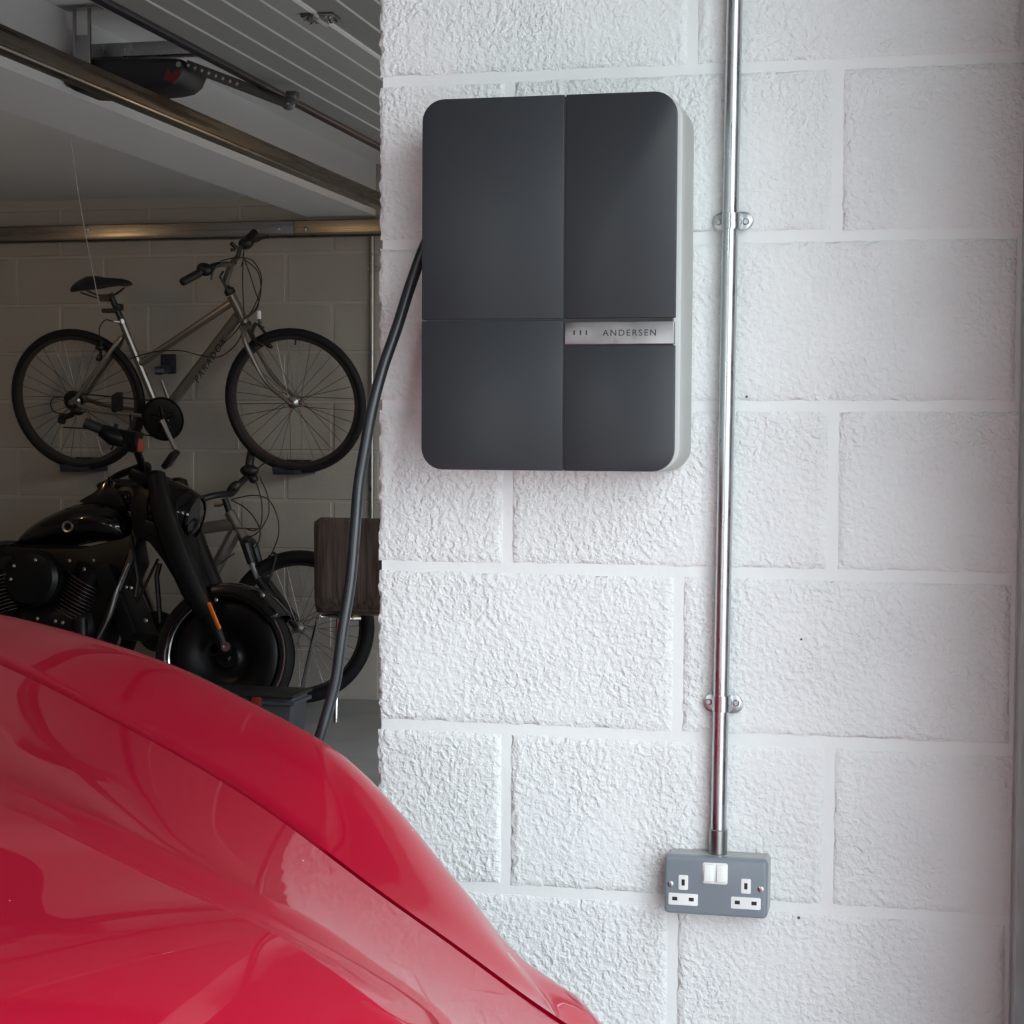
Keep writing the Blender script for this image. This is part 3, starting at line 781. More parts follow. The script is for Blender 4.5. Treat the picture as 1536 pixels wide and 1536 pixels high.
for s_ in (-1, 1):
    fk.tube(spline([HB(369, 490)+NP*.02*s_, HB(372, 505)+NP*.045*s_, HB(385, 535)+NP*.048*s_, HB(407, 572)+NP*.05*s_, HB(442.5, 603)+NP*.052*s_], 5), [.0125]*6+[.011]*6+[.009]*6+[.008]*3, 8)
fk.tube([HB(369, 490)-NP*.05, HB(369, 490)+NP*.05], .013, 8)
fk.build('fork', fm, hb)
MB().lathe(HB(345, 438), (HT-HBm), [(.016, -.012), (.024, -.010), (.024, .012), (.014, .018), (.012, .03)], 16).build('headset', M['bplastic'], hb)
MB().lathe(HBm, (HBm-HT), [(.022, -.004), (.024, .0), (.022, .012), (.014, .014)], 16).build('lower_headset', M['bplastic'], hb)
b = MB(); b.tube([HB(344, 436), HB(338, 423)], .0115, 10); b.tube([HB(338, 424), HB(346, 398), HB(352, 392)], .015, 10); b.build('stem', M['bikeframe2'], hb)
q0 = HB(346, 397)
b = MB(); gl = HB(287, 416, -.27); gr = HB(374, 357, .18)
bar = spline([gl, HB(318, 399, -.17), HB(340, 396, -.06), q0, HB(357, 384, .05), HB(360, 372, .10), gr], 5)
b.tube(bar, .0115, 10); b.build('handlebar', M['bikeframe2'], hb)
def seg(p, q, t0, t1): return p.lerp(q, t0), p.lerp(q, t1)
d1 = (gl-HB(318, 399, -.17)).normalized()
MB().tube([gl-d1*.05, gl-d1*.045, gl+d1*.05, gl+d1*.055], [.012, .0185, .0175, .013], 12).build('grip', M['rubber'], hb)
d2 = (gr-HB(360, 372, .10)).normalized()
MB().tube([gr-d2*.03, gr-d2*.025, gr+d2*.05, gr+d2*.055], [.012, .0185, .0175, .013], 12).build('grip', M['rubber'], hb)
b = MB(); c = HB(307, 404, -.21); b.ell(c, (.036, 0, -.012), (0, .026, 0), (.01, 0, .026), 12, 8); b.tube(spline([HB(326, 397, -.2), HB(319, 408, -.22), HB(317, 420, -.23)], 4), .005, 6); b.tube([c, HB(330, 396, -.17)], .012, 8)
b.build('brake_lever', M['bplastic'], hb)
b = MB(); c = HB(369, 365, .13); b.ell(c, (.035, 0, .012), (0, .03, 0), (-.008, 0, .026), 12, 8); b.tube(spline([c, HB(388, 359, .13), HB(399, 355, .13), HB(404, 356, .13)], 4), [.009]*5+[.006]*8, 6)
b.build('brake_lever', M['bplastic'], hb)
b = MB(); b.tube([HB(347, 365, .02), HB(354, 371, .04)], .010, 8); b.tube([HB(349, 372, .02), HB(350, 377, .02)], .011, 8); b.build('bell', M['bplastic'], hb)
b = MB(); b.tube([HB(335, 407, -.03), HB(330, 415, -.03), HB(343, 438, -.02)], .006, 6); b.build('stem_lever', M['bplastic'], hb)
# cables
b = MB()
for pts in ([(365,380),(364,420),(365,450),(366,478)], [(330,392),(345,388),(365,387),(380,392),(392,415),(389,440),(378,466),(365,480),(353,498),(330,520)],
            [(367,390),(376,415),(384,440),(388,452),(384,465),(372,476)], [(365,388),(385,405),(391,425),(390,445),(384,462),(376,470)], [(366,375),(365,388),(362,400)],
            [(190,540),(230,528),(270,526),(300,533),(330,535),(355,515),(366,490)], [(170,482),(158,480),(150,490),(149,503),(155,515)], [(97,596),(80,597),(76,608),(82,618),(100,622)]):
    MB().tube(spline([HB(x, y, -.03) for x, y in pts], 5), .0026, 5).build('control_cable', M['bplastic'], hb)
# brakes
b = MB(); b.tube(spline([HB(384, 484, -.03), HB(378, 500, -.04), HB(386, 515, -.045)], 4), .008, 6); b.tube(spline([HB(388, 487, .02), HB(398, 500, .04), HB(404, 516, .045)], 4), .007, 6); b.tube([HB(378, 490, -.03), HB(392, 484, .02)], .003, 5)
b.ell(HB(390, 515, -.03), (.022, 0, -.008), (0, .015, 0), (0, 0, .012)); b.ell(HB(403, 518, .03), (.02, 0, -.008), (0, .015, 0), (0, 0, .012)); b.build('front_brake', M['bplastic'], hb)
b = MB(); b.ell(HB(150, 521, -.03), (.022, 0, 0), (0, .02, 0), (0, 0, .016)); b.ell(HB(149, 536, -.03), (.014, 0, .008), (0, .02, 0), (0, 0, .016)); b.tube([HB(152, 512, -.03), HB(150, 540, -.04)], .007, 6); b.build('rear_brake', M['bplastic'], hb)
b = MB(); b.tube([HB(388, 466, -.01), HB(388.5, 478, -.01)], .0105, 10); b.build('front_reflector', M['wplastic'], hb)
MB().tube([HB(388.5, 478, -.01), HB(388.5, 486, -.01), HB(396, 492, 0)], .004, 6).build('reflector_stalk', M['bplastic'], hb)
# seat post, saddle
b = MB(); b.tube([HB(165, 440), ST], .0135, 10); b.build('seat_post', M['bplastic'], hb)
b = MB(); b.tube([ST+(ST-BB).normalized()*.004, ST-(ST-BB).normalized()*.016], .0205, 10); b.tube([HB(180, 483, -.03), HB(170, 482, -.04)], .005, 6); b.build('seat_clamp', M['alu'], hb)
b = MB(); b.obox(HB(166, 466), (1, 0, 0), (0, 1, 0), (0, 0, 1), .07, .045, .018); b.obox(HB(180, 461), (1, 0, 0), (0, 1, 0), (0, 0, 1), .02, .04, .03); b.build('light_bracket', M['bplastic'], hb, bevel=.004)
rows = []
for px, py, hw, th in ((113, 433, .05, .02), (118, 428, .085, .045), (130, 424, .095, .055), (143, 423, .085, .055), (155, 424, .06, .045), (168, 423, .038, .035), (182, 423, .026, .03), (193, 425, .02, .025), (197.5, 426, .008, .01)):
    c = HB(px, py); rows.append([c+NP*(hw*math.cos(a))+V((0, 0, 1))*(th*.5*math.sin(a)+.2*th*abs(math.cos(a))*(-1)) for a in np.linspace(0, 2*PI, 17)])
b = MB().grid(rows); 
for i in (0, -1): b.add(rows[i][:-1], [tuple(range(16))])
b.build('saddle', M['seat'], hb)
b = MB(); 
for s_ in (-1, 1): b.tube(spline([HB(125, 437)+NP*.03*s_, HB(150, 446)+NP*.02*s_, HB(168, 444)+NP*.02*s_, HB(186, 432)+NP*.008*s_], 4), .0035, 6)
b.obox(HB(160, 447), (1, 0, 0), (0, 1, 0), (0, 0, 1), .045, .05, .03); b.build('saddle_rails', M['bplastic'], hb)
# drivetrain (near side)
cr = MB(); C = HB(245, 628, -.06)
cr.lathe(C, NP, [(.030, -.004), (.088, -.004), (.094, 0), (.088, .004), (.03, .004)], 44); cr.build('chainring', M['bplastic'], hb)
MB().lathe(C-NP*.006, NP, [(.092, -.002), (.100, -.002), (.100, .002), (.092, .002)], 44).build('chain_guard', M['satin'], hb)
b = MB()
for k in range(5):
    a = k*2*PI/5+.4; dd = V((math.cos(a), 0, math.sin(a))); dd = (dd-NP*dd.dot(NP)).normalized(); b.tube([C-NP*.008, C-NP*.008+dd*.062], [.012, .008], 6)
b.build('crank_spider', M['satin'], hb)
pe = HB(264.5, 677, -.075); pe2 = C*2-pe+NP*.13
b = MB(); b.tube([C-NP*.02, pe], [.013, .009], 8); b.build('crank_arm', M['alu'], hb)
b = MB(); b.tube([C+NP*.12, pe2], [.013, .009], 8); b.build('crank_arm', M['alu'], hb)
def pedal(c, ax, nm='pedal'):
    b = MB(); ax = V(ax).normalized(); sx = ax.cross(NP).normalized(); b.obox(c, ax, NP, sx, .085, .075, .028); b.obox(c, ax, NP, sx, .095, .02, .02); b.build(nm, M['bplastic'], hb, bevel=.006)
pedal(HB(256, 689, -.12), HB(249, 700)-HB(264, 678)); pedal(HB(176, 604, .02)*.5+pe2*.5 if False else HB(176, 604, -.02), HB(176, 612)-HB(176, 590))
b = MB()
for k, r_ in enumerate((.048, .043, .038, .034, .030, .026)): b.lathe(RA-NP*(.018+.0045*k), NP, [(.01, -.001), (r_, -.001), (r_, .001), (.01, .001)], 26)
b.build('cassette', M['bplastic'], hb)
b = MB(); b.ell(HB(117, 616, -.06), (.035, 0, 0), (0, .018, 0), (0, 0, .022)); b.ell(HB(93, 629, -.06), (.022, 0, 0), (0, .01, 0), (0, 0, .022)); b.tube([HB(115, 606, -.06), HB(108, 622, -.06), HB(92, 628, -.06)], .014, 8); b.tube([HB(95, 622, -.06), HB(92, 634, -.06)], .018, 8)
b.build('derailleur', M['bplastic'], hb)
b = MB(); b.tube([HB(112, 590, -.05), HB(240, 602, -.06)], .0035, 5); b.tube([HB(95, 641, -.06), HB(130, 643, -.06), HB(240, 655, -.06)], .0035, 5); b.build('chain', M['bplastic'], hb)
for px, py in ((94, 512), (443, 517)):
    MB().tube([HB(px, py), HB(px+.7, py-9)], .004, 6).build('valve', M['bplastic'], hb)
a_ = HB(294, 572, -.024); bb_ = HB(338, 507, -.024)
xd = (bb_-a_).normalized(); ud = NP.cross(xd).normalized(); ud = ud if ud.z > 0 else -ud
text('PARADOX', 'frame_lettering', M['groove'], hb, a_-ud*.013, xd, ud, .028, (bb_-a_).length, .0006, shear=.3)
# the wall hooks
hk = thing('bicycle_wall_hook', 'dark square wall hook gripping the frame of the hung bicycle', 'hook', at(253, 546, YB), 'bicycle wall supports')
c = at(254, 546, YB); MB().bx(c.x-.036, c.x+.036, YB-.02, YB-.001, c.z-.045, c.z+.045).build('base_plate', M['bluepad'], hk, bevel=.004)
MB().tube([c+V((0, -.02, -.02)), HB(240, 556, .03), HB(232, 556, .02)], [.022, .02, .016], 10).build('arm', M['bluepad'], hk)
for i, (px, py, lab) in enumerate([(437, 703, 'dark padded rest under the front wheel of the hung bicycle'), (120, 699, 'dark padded rest under the rear wheel of the hung bicycle')]):
    c = HB(px, py+1); r = thing('wheel_rest', lab, 'wheel rest', V((c.x, YB, c.z)), 'bicycle wall supports')
    MB().prism([V((c.x-.06, YB-.001, c.z+.012)), V((c.x-.055, YB-.001, c.z-.022)), V((c.x+.05, YB-.001, c.z-.022)), V((c.x+.055, YB-.001, c.z+.0)), V((c.x+.0, YB-.001, c.z-.003))], V((0, -.27, 0))).build('tray', M['bluepad'], r, bevel=.003)
    q = HB(px+8, py-12); MB().bx(q.x-.05, q.x+.06, q.y+.0, q.y+.03, q.z-.004, q.z+.004).build('strap', M['bplastic'], r, bevel=.002)

# --- bicycle standing on the floor behind the motorcycle
TM = math.radians(-4); NM = V((-.10, math.cos(TM), math.sin(TM))).normalized(); PM = V((at(451, 1040, 7.42).x, 7.42, 0.0))
def MBK(px, py, w_=0): return atplane(px, py, PM+NM*w_, NM)
mb = thing('bicycle', 'champagne mountain bicycle standing behind the motorcycle with looping brake cables', 'bicycle', V((PM.x, PM.y, 0)), 'bicycles')
WC = MBK(449, 940); Rm = min((WC.z-0.0)/math.cos(TM), .335)
wheel(mb, 'front_wheel', WC, NM, Rm, .029, None, seed=.1)
XB = -(NM.cross(V((0, 0, 1)))).normalized(); XB = XB if XB.x > 0 else -XB
WC2 = WC-XB*1.06
wheel(mb, 'rear_wheel', WC2, NM, Rm, .029, None, seed=.3)
b = MB(); hT = MBK(344, 768); hB = MBK(368, 812); BB2 = WC2+XB*.44+V((0, 0, -.03)); SP = BB2-XB*.17+V((0, 0, .42))
b.tube([hT, hB], .024, 12); b.tube([MBK(350, 786), MBK(300, 793), SP], [.026, .026, .019], 10, flat=.8); b.tube([MBK(354, 796), MBK(318, 862), BB2], [.030, .028, .024], 10)
b.tube([BB2, SP+(SP-BB2).normalized()*.06], .018, 10)
for s_ in (-1, 1): b.tube([SP, WC2+NM*.06*s_], .010, 8); b.tube([BB2, WC2+NM*.06*s_], .011, 8)
b.build('frame', M['bikeframe'], mb)
b = MB()
for s_ in (-1, 1):
    o = NM*.062*s_
    t0 = MBK(374, 816)+o; b.tube([t0, MBK(383, 845)+o], [.022, .019], 10)
    b.tube([MBK(392, 868)+o, MBK(425, 912)+o, WC+o], [.019, .016, .012], 10)
b.tube([MBK(373, 815)-NM*.068, MBK(371, 809), MBK(373, 815)+NM*.068], .020, 10); b.build('fork', M['bplastic'], mb)
for s_ in (-1, 1): o = NM*.062*s_; MB().tube([MBK(382, 842)+o, MBK(394, 872)+o], .013, 10).build('stanchion', M['chrome'], mb)
MB().tube([hT, MBK(337, 748)], .015, 10).build('steerer_spacer', M['bplastic'], mb)
MB().tube([MBK(338, 752), MBK(330, 757), MBK(322, 757)], .010, 8).build('stem', M['alu'], mb)
b = MB(); hL = MBK(287, 753, -.16); hR = MBK(376, 690, .16)
b.tube(spline([hL, MBK(318, 744, -.1), MBK(336, 741, -.03), MBK(348, 740, .02), MBK(358, 727, .08), MBK(372, 712, .13), hR], 4), .0145, 10); b.build('handlebar', M['bplastic'], mb)
MB().tube([MBK(373, 705, .15), MBK(376, 685, .16), MBK(378, 672, .17)], [.02, .019, .018], 10).build('grip', M['rubber'], mb)
MB().tube([hL, MBK(305, 749, -.13)], .02, 10).build('grip', M['rubber'], mb)
b = MB(); b.ell(MBK(374, 706, .12), (.045, 0, .0), (0, .03, 0), (0, 0, .028)); b.ell(MBK(380, 718, .12), (.022, 0, 0), (0, .02, 0), (0, 0, .022)); b.tube(spline([MBK(384, 706, .12), MBK(392, 698, .1), MBK(402, 692, .1)], 4), .003, 5); b.build('brake_lever', M['bplastic'], mb)
b = MB(); b.ell(MBK(350, 733, .05), (.03, 0, .03), (0, .02, 0), (-.015, 0, .02)); b.build('shifter', M['bplastic'], mb)
b = MB()
for pts in ([(346,750),(370,744),(390,744),(405,752),(416,775),(418,800),(412,820),(403,840)], [(347,750),(365,760),(380,775),(390,795),(388,812),(382,822)],
            [(384,722),(392,750),(393,775),(390,790),(380,796),(367,792)], [(390,716),(402,745),(403,770),(396,786),(385,800),(368,808)], [(352,830),(340,838),(330,846)], [(355,792),(372,793),(385,793)]):
    MB().tube(spline([MBK(x, y, -.05) for x, y in pts], 5), .0028, 5).build('control_cable', M['bplastic'], mb)
b = MB(); b.tube(spline([MBK(405, 833, .04), MBK(400, 845, .05), MBK(396, 868, .05)], 4), .006, 6); b.tube(spline([MBK(409, 829, -.04), MBK(414, 835, -.05), MBK(404, 868, -.05)], 4), .006, 6); b.lathe(MBK(402, 870, -.08), NM, [(0, -.008), (.012, -.008), (.012, 0), (0, 0)], 10); b.build('front_brake', M['bplastic'], mb)
b = MB(); b.ell(SP+V((0, 0, .22)), tuple(XB*.13), tuple(NM*.07), (0, 0, .03)); b.tube([SP, SP+V((0, 0, .2))], .013, 8); b.build('saddle', M['seat'], mb)
b = MB(); b.lathe(BB2-NM*.06, NM, [(.02, -.003), (.09, -.003), (.09, .003), (.02, .003)], 30); b.tube([BB2-NM*.075, BB2-NM*.08+XB*.12+V((0, 0, -.11))], .011, 8); b.obox(BB2-NM*.12+XB*.12+V((0, 0, -.11)), XB, NM, (0, 0, 1), .09, .08, .025); b.build('crankset', M['bplastic'], mb)

# ---------------------------------------------------------------- motorcycle
YM = 6.98; LN = math.radians(9)
NQ = V((0, math.cos(LN), -math.sin(LN)))            # from the near side to the far side (it leans away)
PQ = V((at(336, 1100, YM).x, YM, 0.0))
def Q(px, py, w_=0): return atplane(px, py, PQ+NQ*w_, NQ)
mo = thing('motorcycle', 'black cruiser motorcycle with solid disc front wheel parked beyond the red car', 'motorcycle', PQ)
AX = Q(336, 985, -.06)+NQ*.06; RT = AX.z/math.cos(LN)-.004
RIM = (Q(428, 985, -.06)-Q(336, 985, -.06)).length
fw = MB().lathe(AX, NQ, [(.02, -.035), (.045, -.035), (.05, -.020), (.085, -.012), (.115, -.03), (.145, -.055), (.19, -.062), (RIM-.038, -.060), (RIM-.03, -.05), (RIM-.026, .05), (.15, .05), (.05, .02), (.02, .03)], 64).build('front_wheel', M['satin'], mo, ang=60)
# bright lip of the rim in two visible runs, like the cut disc edge
MB().lathe(AX, NQ, [(RIM-.024, -.052), (RIM-.002, -.070), (RIM+.002, -.070), (RIM+.002, -.05)], 80).build('rim_lip', M['rimlip'], fw)
MB().lathe(AX, NQ, [(RIM-.004, -.052), (RIM+.01, -.066), (RT-.03, -.064), (RT-.008, -.042), (RT, -.015), (RT, .015), (RT-.008, .042), (RT-.03, .064), (RIM, .06)], 64).build('tyre', M['tyre'], fw)
b = MB(); hub = Q(338, 975, -.02)
b.lathe(hub, -NQ, [(.034, 0), (.034, .10), (.028, .115), (.0205, .115), (.0205, .114)], 24); b.build('axle_boss', M['satin'], fw)
MB().lathe(Q(339, 970, -.150), -NQ, [(.020, 0), (.020, .006), (.011, .006), (.009, -.004), (0, -.004)], 24).build('axle_nut', M['alu'], fw)
# front mudguard
rows = []
for a in np.linspace(math.radians(36), math.radians(192), 40):
    row = []
    for q, w_ in ((RT-.035, -.088), (RT-.01, -.090), (RT+.018, -.078), (RT+.030, -.045), (RT+.034, 0), (RT+.030, .045), (RT+.018, .078), (RT-.01, .09), (RT-.055, .088)):
        row.append(AX+V((math.cos(a), 0, 0))*q+(V((0, 0, 1))-NQ*V((0, 0, 1)).dot(NQ)).normalized()*(math.sin(a)*q)+NQ*w_)
    rows.append(row)
mg = MB().grid(rows).build('front_mudguard', M['gloss'], mo, solid=.004)
b = MB()
for px, py in ((292, 909), (324, 900), (394, 893), (219, 931)):
    b.lathe(Q(px, py, -.092), -NQ, [(.010, 0), (.010, .003), (.006, .006), (0, .007)], 10)
b.build('bolts', M['galvd'], mg)
# forks (near and far)
for s_, nm in ((-1, 'fork_leg'), (1, 'fork_leg')):
    o = NQ*(.115*s_)
    fkl = MB()
    k_ = lambda x, y: Q(x, y, -.115)+NQ*(.115+.115*s_)
    fkl.tube([k_(234, 712), k_(246, 770), k_(266, 830), k_(290, 885), k_(312, 925)], [.040, .052, .056, .052, .040], 16, flat=.9)
    fkl.ell(k_(234, 712), (.040, 0, 0), (0, .036, 0), (0, 0, .02))
    fkl.tube([k_(303, 905), k_(324, 945), k_(336, 972)], [.036, .030, .022], 14)
    fl = fkl.build(nm, M['satin'], mo)
    if s_ < 0:
        p_a, p_b = Q(313, 905, -.168), Q(329, 943, -.160); dd = (p_b-p_a).normalized()
        MB().tube([p_a-dd*.004, p_a, p_b, p_b+dd*.004], [.006, .010, .010, .006], 12, flat=.6).build('reflector', M['orange'], fl, label='orange bar reflector')
b = MB()
b.obox(Q(231, 722), (1, 0, -.35), NQ, (.35, 0, 1), .12, .27, .05); b.obox(Q(252, 800), (1, 0, -.35), NQ, (.35, 0, 1), .12, .27, .06)
b.build('fork_yokes', M['satin'], mo, bevel=.012)
MB().prism([Q(x, y, -.06) for x, y in ((207, 713), (222, 706), (243, 712), (252, 733), (266, 765), (280, 805), (296, 860), (306, 896), (286, 902), (262, 872), (244, 842), (222, 812), (199, 806), (193, 765), (199, 738))], NQ*.12).build('fork_shroud', M['satin'], mo, bevel=.012)
MB().prism([Q(x, y, -.07) for x, y in ((-60, 840), (0, 818), (60, 822), (120, 822), (186, 806), (198, 800), (205, 842), (188, 880), (170, 925), (150, 965), (140, 1010), (-60, 1020))], NQ*.14).build('frame_cover', M['satin'], mo, bevel=.01)
# headlamp nacelle
b = MB()
rows = []
for (px, py, r) in ((226, 752, .05), (240, 756, .105), (256, 762, .118), (276, 770, .112), (289, 774, .098), (294, 776, .088)):
    c = Q(px, py); ax = V((1, 0, -.22)).normalized(); u = NQ; w_ = ax.cross(u).normalized(); rows.append([c+(u*math.cos(a)+w_*math.sin(a))*r for a in np.linspace(0, 2*PI, 25)])
b.grid(rows); b.add(rows[0][:-1], [tuple(range(24))]); b.build('headlamp_shell', M['gloss'], mo)
c = Q(294, 776); ax = V((1, 0, -.22)).normalized()
MB().lathe(c, ax, [(.094, -.02), (.098, -.006), (.094, .004), (.084, .004)], 28).build('headlamp_ring', M['gloss'], mo)
MB().lathe(c-ax*.004, ax, [(.086, 0), (.06, .012), (0, .02)], 28).build('headlamp_lens', M['glass'], mo)
# handlebars
b = MB()
riser = [Q(224, 722, -.05), Q(215, 712, -.07), Q(212, 695, -.12), Q(206, 678, -.20), Q(200, 662, -.28), Q(176, 654, -.33), Q(146, 641, -.36), Q(130, 636, -.38)]
b.tube(spline(riser, 4), .0165, 10)
r2 = [Q(224, 722, +.05), Q(222, 708, +.08), Q(222, 700, +.14), Q(218, 698, +.24), Q(205, 702, +.30), Q(180, 712, +.34), Q(165, 722, +.36)]
b.tube(spline(r2, 4), .0165, 10); b.build('handlebar', M['satin'], mo)
MB().tube([Q(152, 644, -.355), Q(127, 634, -.38)], [.021, .022], 12).build('grip', M['rubber'], mo)
b = MB(); b.tube([Q(152, 645, -.35), Q(170, 655, -.335), Q(186, 660, -.31)], [.026, .038, .032], 12); b.obox(Q(192, 655, -.31), (1, 0, -.15), (0, 1, 0), (.15, 0, 1), .10, .07, .05)
b.tube(spline([Q(176, 662, -.33), Q(170, 668, -.34), Q(167, 675, -.35)], 3), .004, 5); b.tube(spline([Q(188, 650, -.3), Q(196, 640, -.28), Q(195, 622, -.27)], 3), .005, 6)
b.tube([Q(172, 646, -.33), Q(175, 636, -.33)], .009, 8); b.build('brake_reservoir', M['satin'], mo, bevel=.0)
b = MB(); c = Q(203, 666, -.28); b.obox(c, (1, 0, 0), (0, 1, 0), (0, 0, 1), .05, .06, .07); b.build('indicator_body', M['satin'], mo, bevel=.012)
c = Q(210.5, 668, -.29); MB().obox(c, (1, 0, 0), (0, 1, 0), (0, 0, 1), .016, .05, .055).build('indicator_lens', M['redl'], mo, bevel=.006, label='orange red lens')
# tank
prof = [(26, 812, .02, .11), (40, 797, .055, .14), (60, 782, .085, .16), (85, 769, .115, .17), (118, 757, .135, .18), (150, 752, .135, .18), (175, 757, .115, .17), (192, 770, .085, .13), (199, 785, .04, .08)]
rows = []
for px, pt, hw, hgt in prof:
    pbt = pt+hgt/.0027*.9
    c = (Q(px, pt)+Q(px, min(pbt, 822)))/2; hh = (Q(px, pt)-Q(px, min(pbt, 822))).length/2
    rows.append([c+NQ*(hw*math.cos(a)*(1+.15*math.sin(-a)))+(V((0, 0, 1))-NQ*V((0, 0, 1)).dot(NQ)).normalized()*(hh*math.sin(a)) for a in np.linspace(0, 2*PI, 25)])
rows = cat(rows, 3)
b = MB().grid(rows); b.add(rows[0][:-1], [tuple(range(24))]); b.add(rows[-1][:-1], [tuple(range(24))])
tk = b.build('fuel_tank', M['gloss'], mo, ang=70)
MB().lathe(Q(102, 790, -.132), -NQ, [(.016, 0), (.016, .006), (.024, .008), (.026, .003)], 24).build('tank_badge', M['galvd'], tk, label='round dull grey badge')
b = MB(); b.prism([Q(x, y, -.05) for x, y in ((116, 752), (128, 745), (142, 737), (160, 718), (161, 731), (175, 733), (182, 745), (190, 765), (150, 760))], NQ*.1); b.build('dash_console', M['gloss'], mo, bevel=.008)
b = MB(); b.prism([Q(x, y, -.03) for x, y in ((146, 735), (161, 715), (162.5, 729), (155, 737))], NQ*.04); b.build('console_fin', M['gloss'], mo, bevel=.002)
b = MB(); b.tube(spline([Q(178, 742), Q(188, 735), Q(199, 738), Q(204, 752)], 4), .020, 8); b.tube(spline([Q(188, 765), Q(196, 757), Q(208, 760)], 4), .014, 8); b.tube(spline([Q(190, 790), Q(204, 800), Q(215, 790)], 4), .022, 8); b.build('wiring_loom', M['bplastic'], mo)
# engine
en = MB(); en.ell(Q(85, 945), (.26, 0, 0), (0, .12, 0), (0, 0, .17), 20, 12); en.obox(Q(80, 840), (1, 0, 0), NQ, (0, 0, 1), .5, .10, .12); crk = en.build('crankcase', M['satin'], mo)
for (x0, y0, x1, y1) in ((28, 925, 12, 860), (108, 925, 140, 868)):
    a0 = Q(x0, y0)-NQ*.02; a1 = Q(x1, y1)-NQ*.02; dd = (a1-a0).normalized(); L_ = (a1-a0).length
    cyl = MB().lathe(a0, dd, [(.07, 0), (.07, L_), (.085, L_), (.085, L_+.05), (.03, L_+.06), (0, L_+.06)], 20).build('cylinder', M['satin'], mo)
    for k in range(11):
        MB().lathe(a0+dd*(.012+.0155*k), dd, [(.07, 0), (.100, .001), (.100, .0035), (.07, .0045)], 20).build('cooling_fin', M['satin'], cyl)
        MB().lathe(a0+dd*(.012+.0155*k), dd, [(.1001, .0008), (.1012, .0012), (.1012, .0032), (.1001, .0036)], 20).build('fin_edge', M['alu'], cyl)
ac = MB().lathe(Q(57, 870, -.10), -NQ, [(0, .085), (.07, .085), (.105, .078), (.122, .06), (.126, .03), (.12, 0), (.06, -.04)], 36).build('air_cleaner', M['satin'], mo)
b = MB()
for px, py in ((54, 840), (22, 849), (10, 863), (127, 854), (105, 841), (156, 869), (155, 881), (17, 869), (141, 841), (95, 934), (57, 928), (197, 882), (190, 881), (84, 932)):
    b.lathe(Q(px, py, -(.20 if 10 < px < 110 else .12)), -NQ, [(.008, 0), (.008, .006), (.005, .008), (0, .008)], 8)
b.build('engine_bolts', M['chrome'], mo)
# frame tubes, radiator, pushrods
b = MB(); b.tube([Q(213, 740), Q(196, 840, -.06), Q(172, 900, -.12), Q(150, 950, -.13), Q(135, 1010, -.13)], .020, 10); b.tube([Q(213, 740), Q(200, 860, +.12), Q(170, 960, +.13), Q(145, 1030, +.13)], .020, 10)
b.tube([Q(135, 1010, -.13), Q(-40, 1035, -.13), Q(-150, 990, -.12)], .02, 10); b.tube([Q(145, 1030, +.13), Q(-40, 1040, +.13), Q(-150, 990, +.12)], .02, 10); b.tube([Q(210, 745), Q(60, 815), Q(-60, 850), Q(-200, 960)], .022, 10)
b.build('frame', M['satin'], mo)
b = MB(); pr_ = [Q(193, 845, -.15), Q(176, 885, -.15), Q(164, 925, -.15), Q(147, 958, -.15)]; b.tube(spline(pr_, 4), [.004]*4+[.009]*5+[.005]*4, 8); b.build('down_tube_glint', M['galvd'], mo)  # pale strip modelled in place of the glint along the frame down tube
b = MB(); b.obox(Q(190, 905)+V((0, .0, 0)), (1, 0, .45), NQ, (-.45, 0, 1), .08, .24, .32); b.build('radiator', M['satin'], mo, bevel=.01)
b = MB(); b.tube([Q(203, 845, -.06), Q(207, 870, -.06), Q(203, 895, -.06)], .010, 8); b.tube([Q(237, 838, -.05), Q(217, 880, -.05), Q(205, 905, -.05)], .007, 6); b.tube([Q(240, 845), Q(235, 865), Q(238, 900), Q(240, 935)], .011, 8); b.build('hoses', M['bplastic'], mo)
b = MB(); b.tube(spline([Q(20, 940, -.18), Q(0, 975, -.2), Q(-60, 1000, -.2), Q(-260, 1005, -.2)], 4), .032, 12); b.tube(spline([Q(120, 930, -.16), Q(110, 990, -.19), Q(20, 1020, -.2), Q(-260, 1030, -.2)], 4), .032, 12); b.build('exhaust_pipes', M['satin'], mo)
# seat, rear wheel and rear mudguard
rows = []
for px, pt, hw, th in ((30, 812, .05, .03), (10, 812, .10, .06), (-30, 822, .14, .09), (-80, 830, .15, .09), (-120, 815, .13, .08), (-150, 800, .10, .05)):
    c = Q(px, pt)-V((0, 0, th/2)); rows.append([c+NQ*(hw*math.cos(a))+V((0, 0, 1))*(th/2*math.sin(a)) for a in np.linspace(0, 2*PI, 17)])
b = MB().grid(cat(rows, 3)); b.add(rows[0][:-1], [tuple(range(16))]); b.add(rows[-1][:-1], [tuple(range(16))]); b.build('seat', M['seat'], mo)
AX2 = V((AX.x-1.62, AX.y, AX.z))
rw = MB().lathe(AX2, NQ, [(.02, -.05), (.10, -.03), (.19, -.06), (.21, -.05), (.21, .05), (.1, .03), (.02, .05)], 48).build('rear_wheel', M['satin'], mo)
MB().lathe(AX2, NQ, [(.205, -.08), (RT-.03, -.09), (RT, -.04), (RT, .04), (RT-.03, .09), (.205, .08)], 48).build('tyre', M['tyre'], rw)
rows = []
for a in np.linspace(math.radians(25), math.radians(190), 30):
    rows.append([AX2+V((math.cos(a), 0, 0))*q+V((0, 0, math.sin(a)*q))+NQ*w_ for q, w_ in ((RT-.03, -.11), (RT+.04, -.10), (RT+.05, 0), (RT+.04, .10), (RT-.03, .11))])
MB().grid(rows).build('rear_mudguard', M['gloss'], mo, solid=.004)
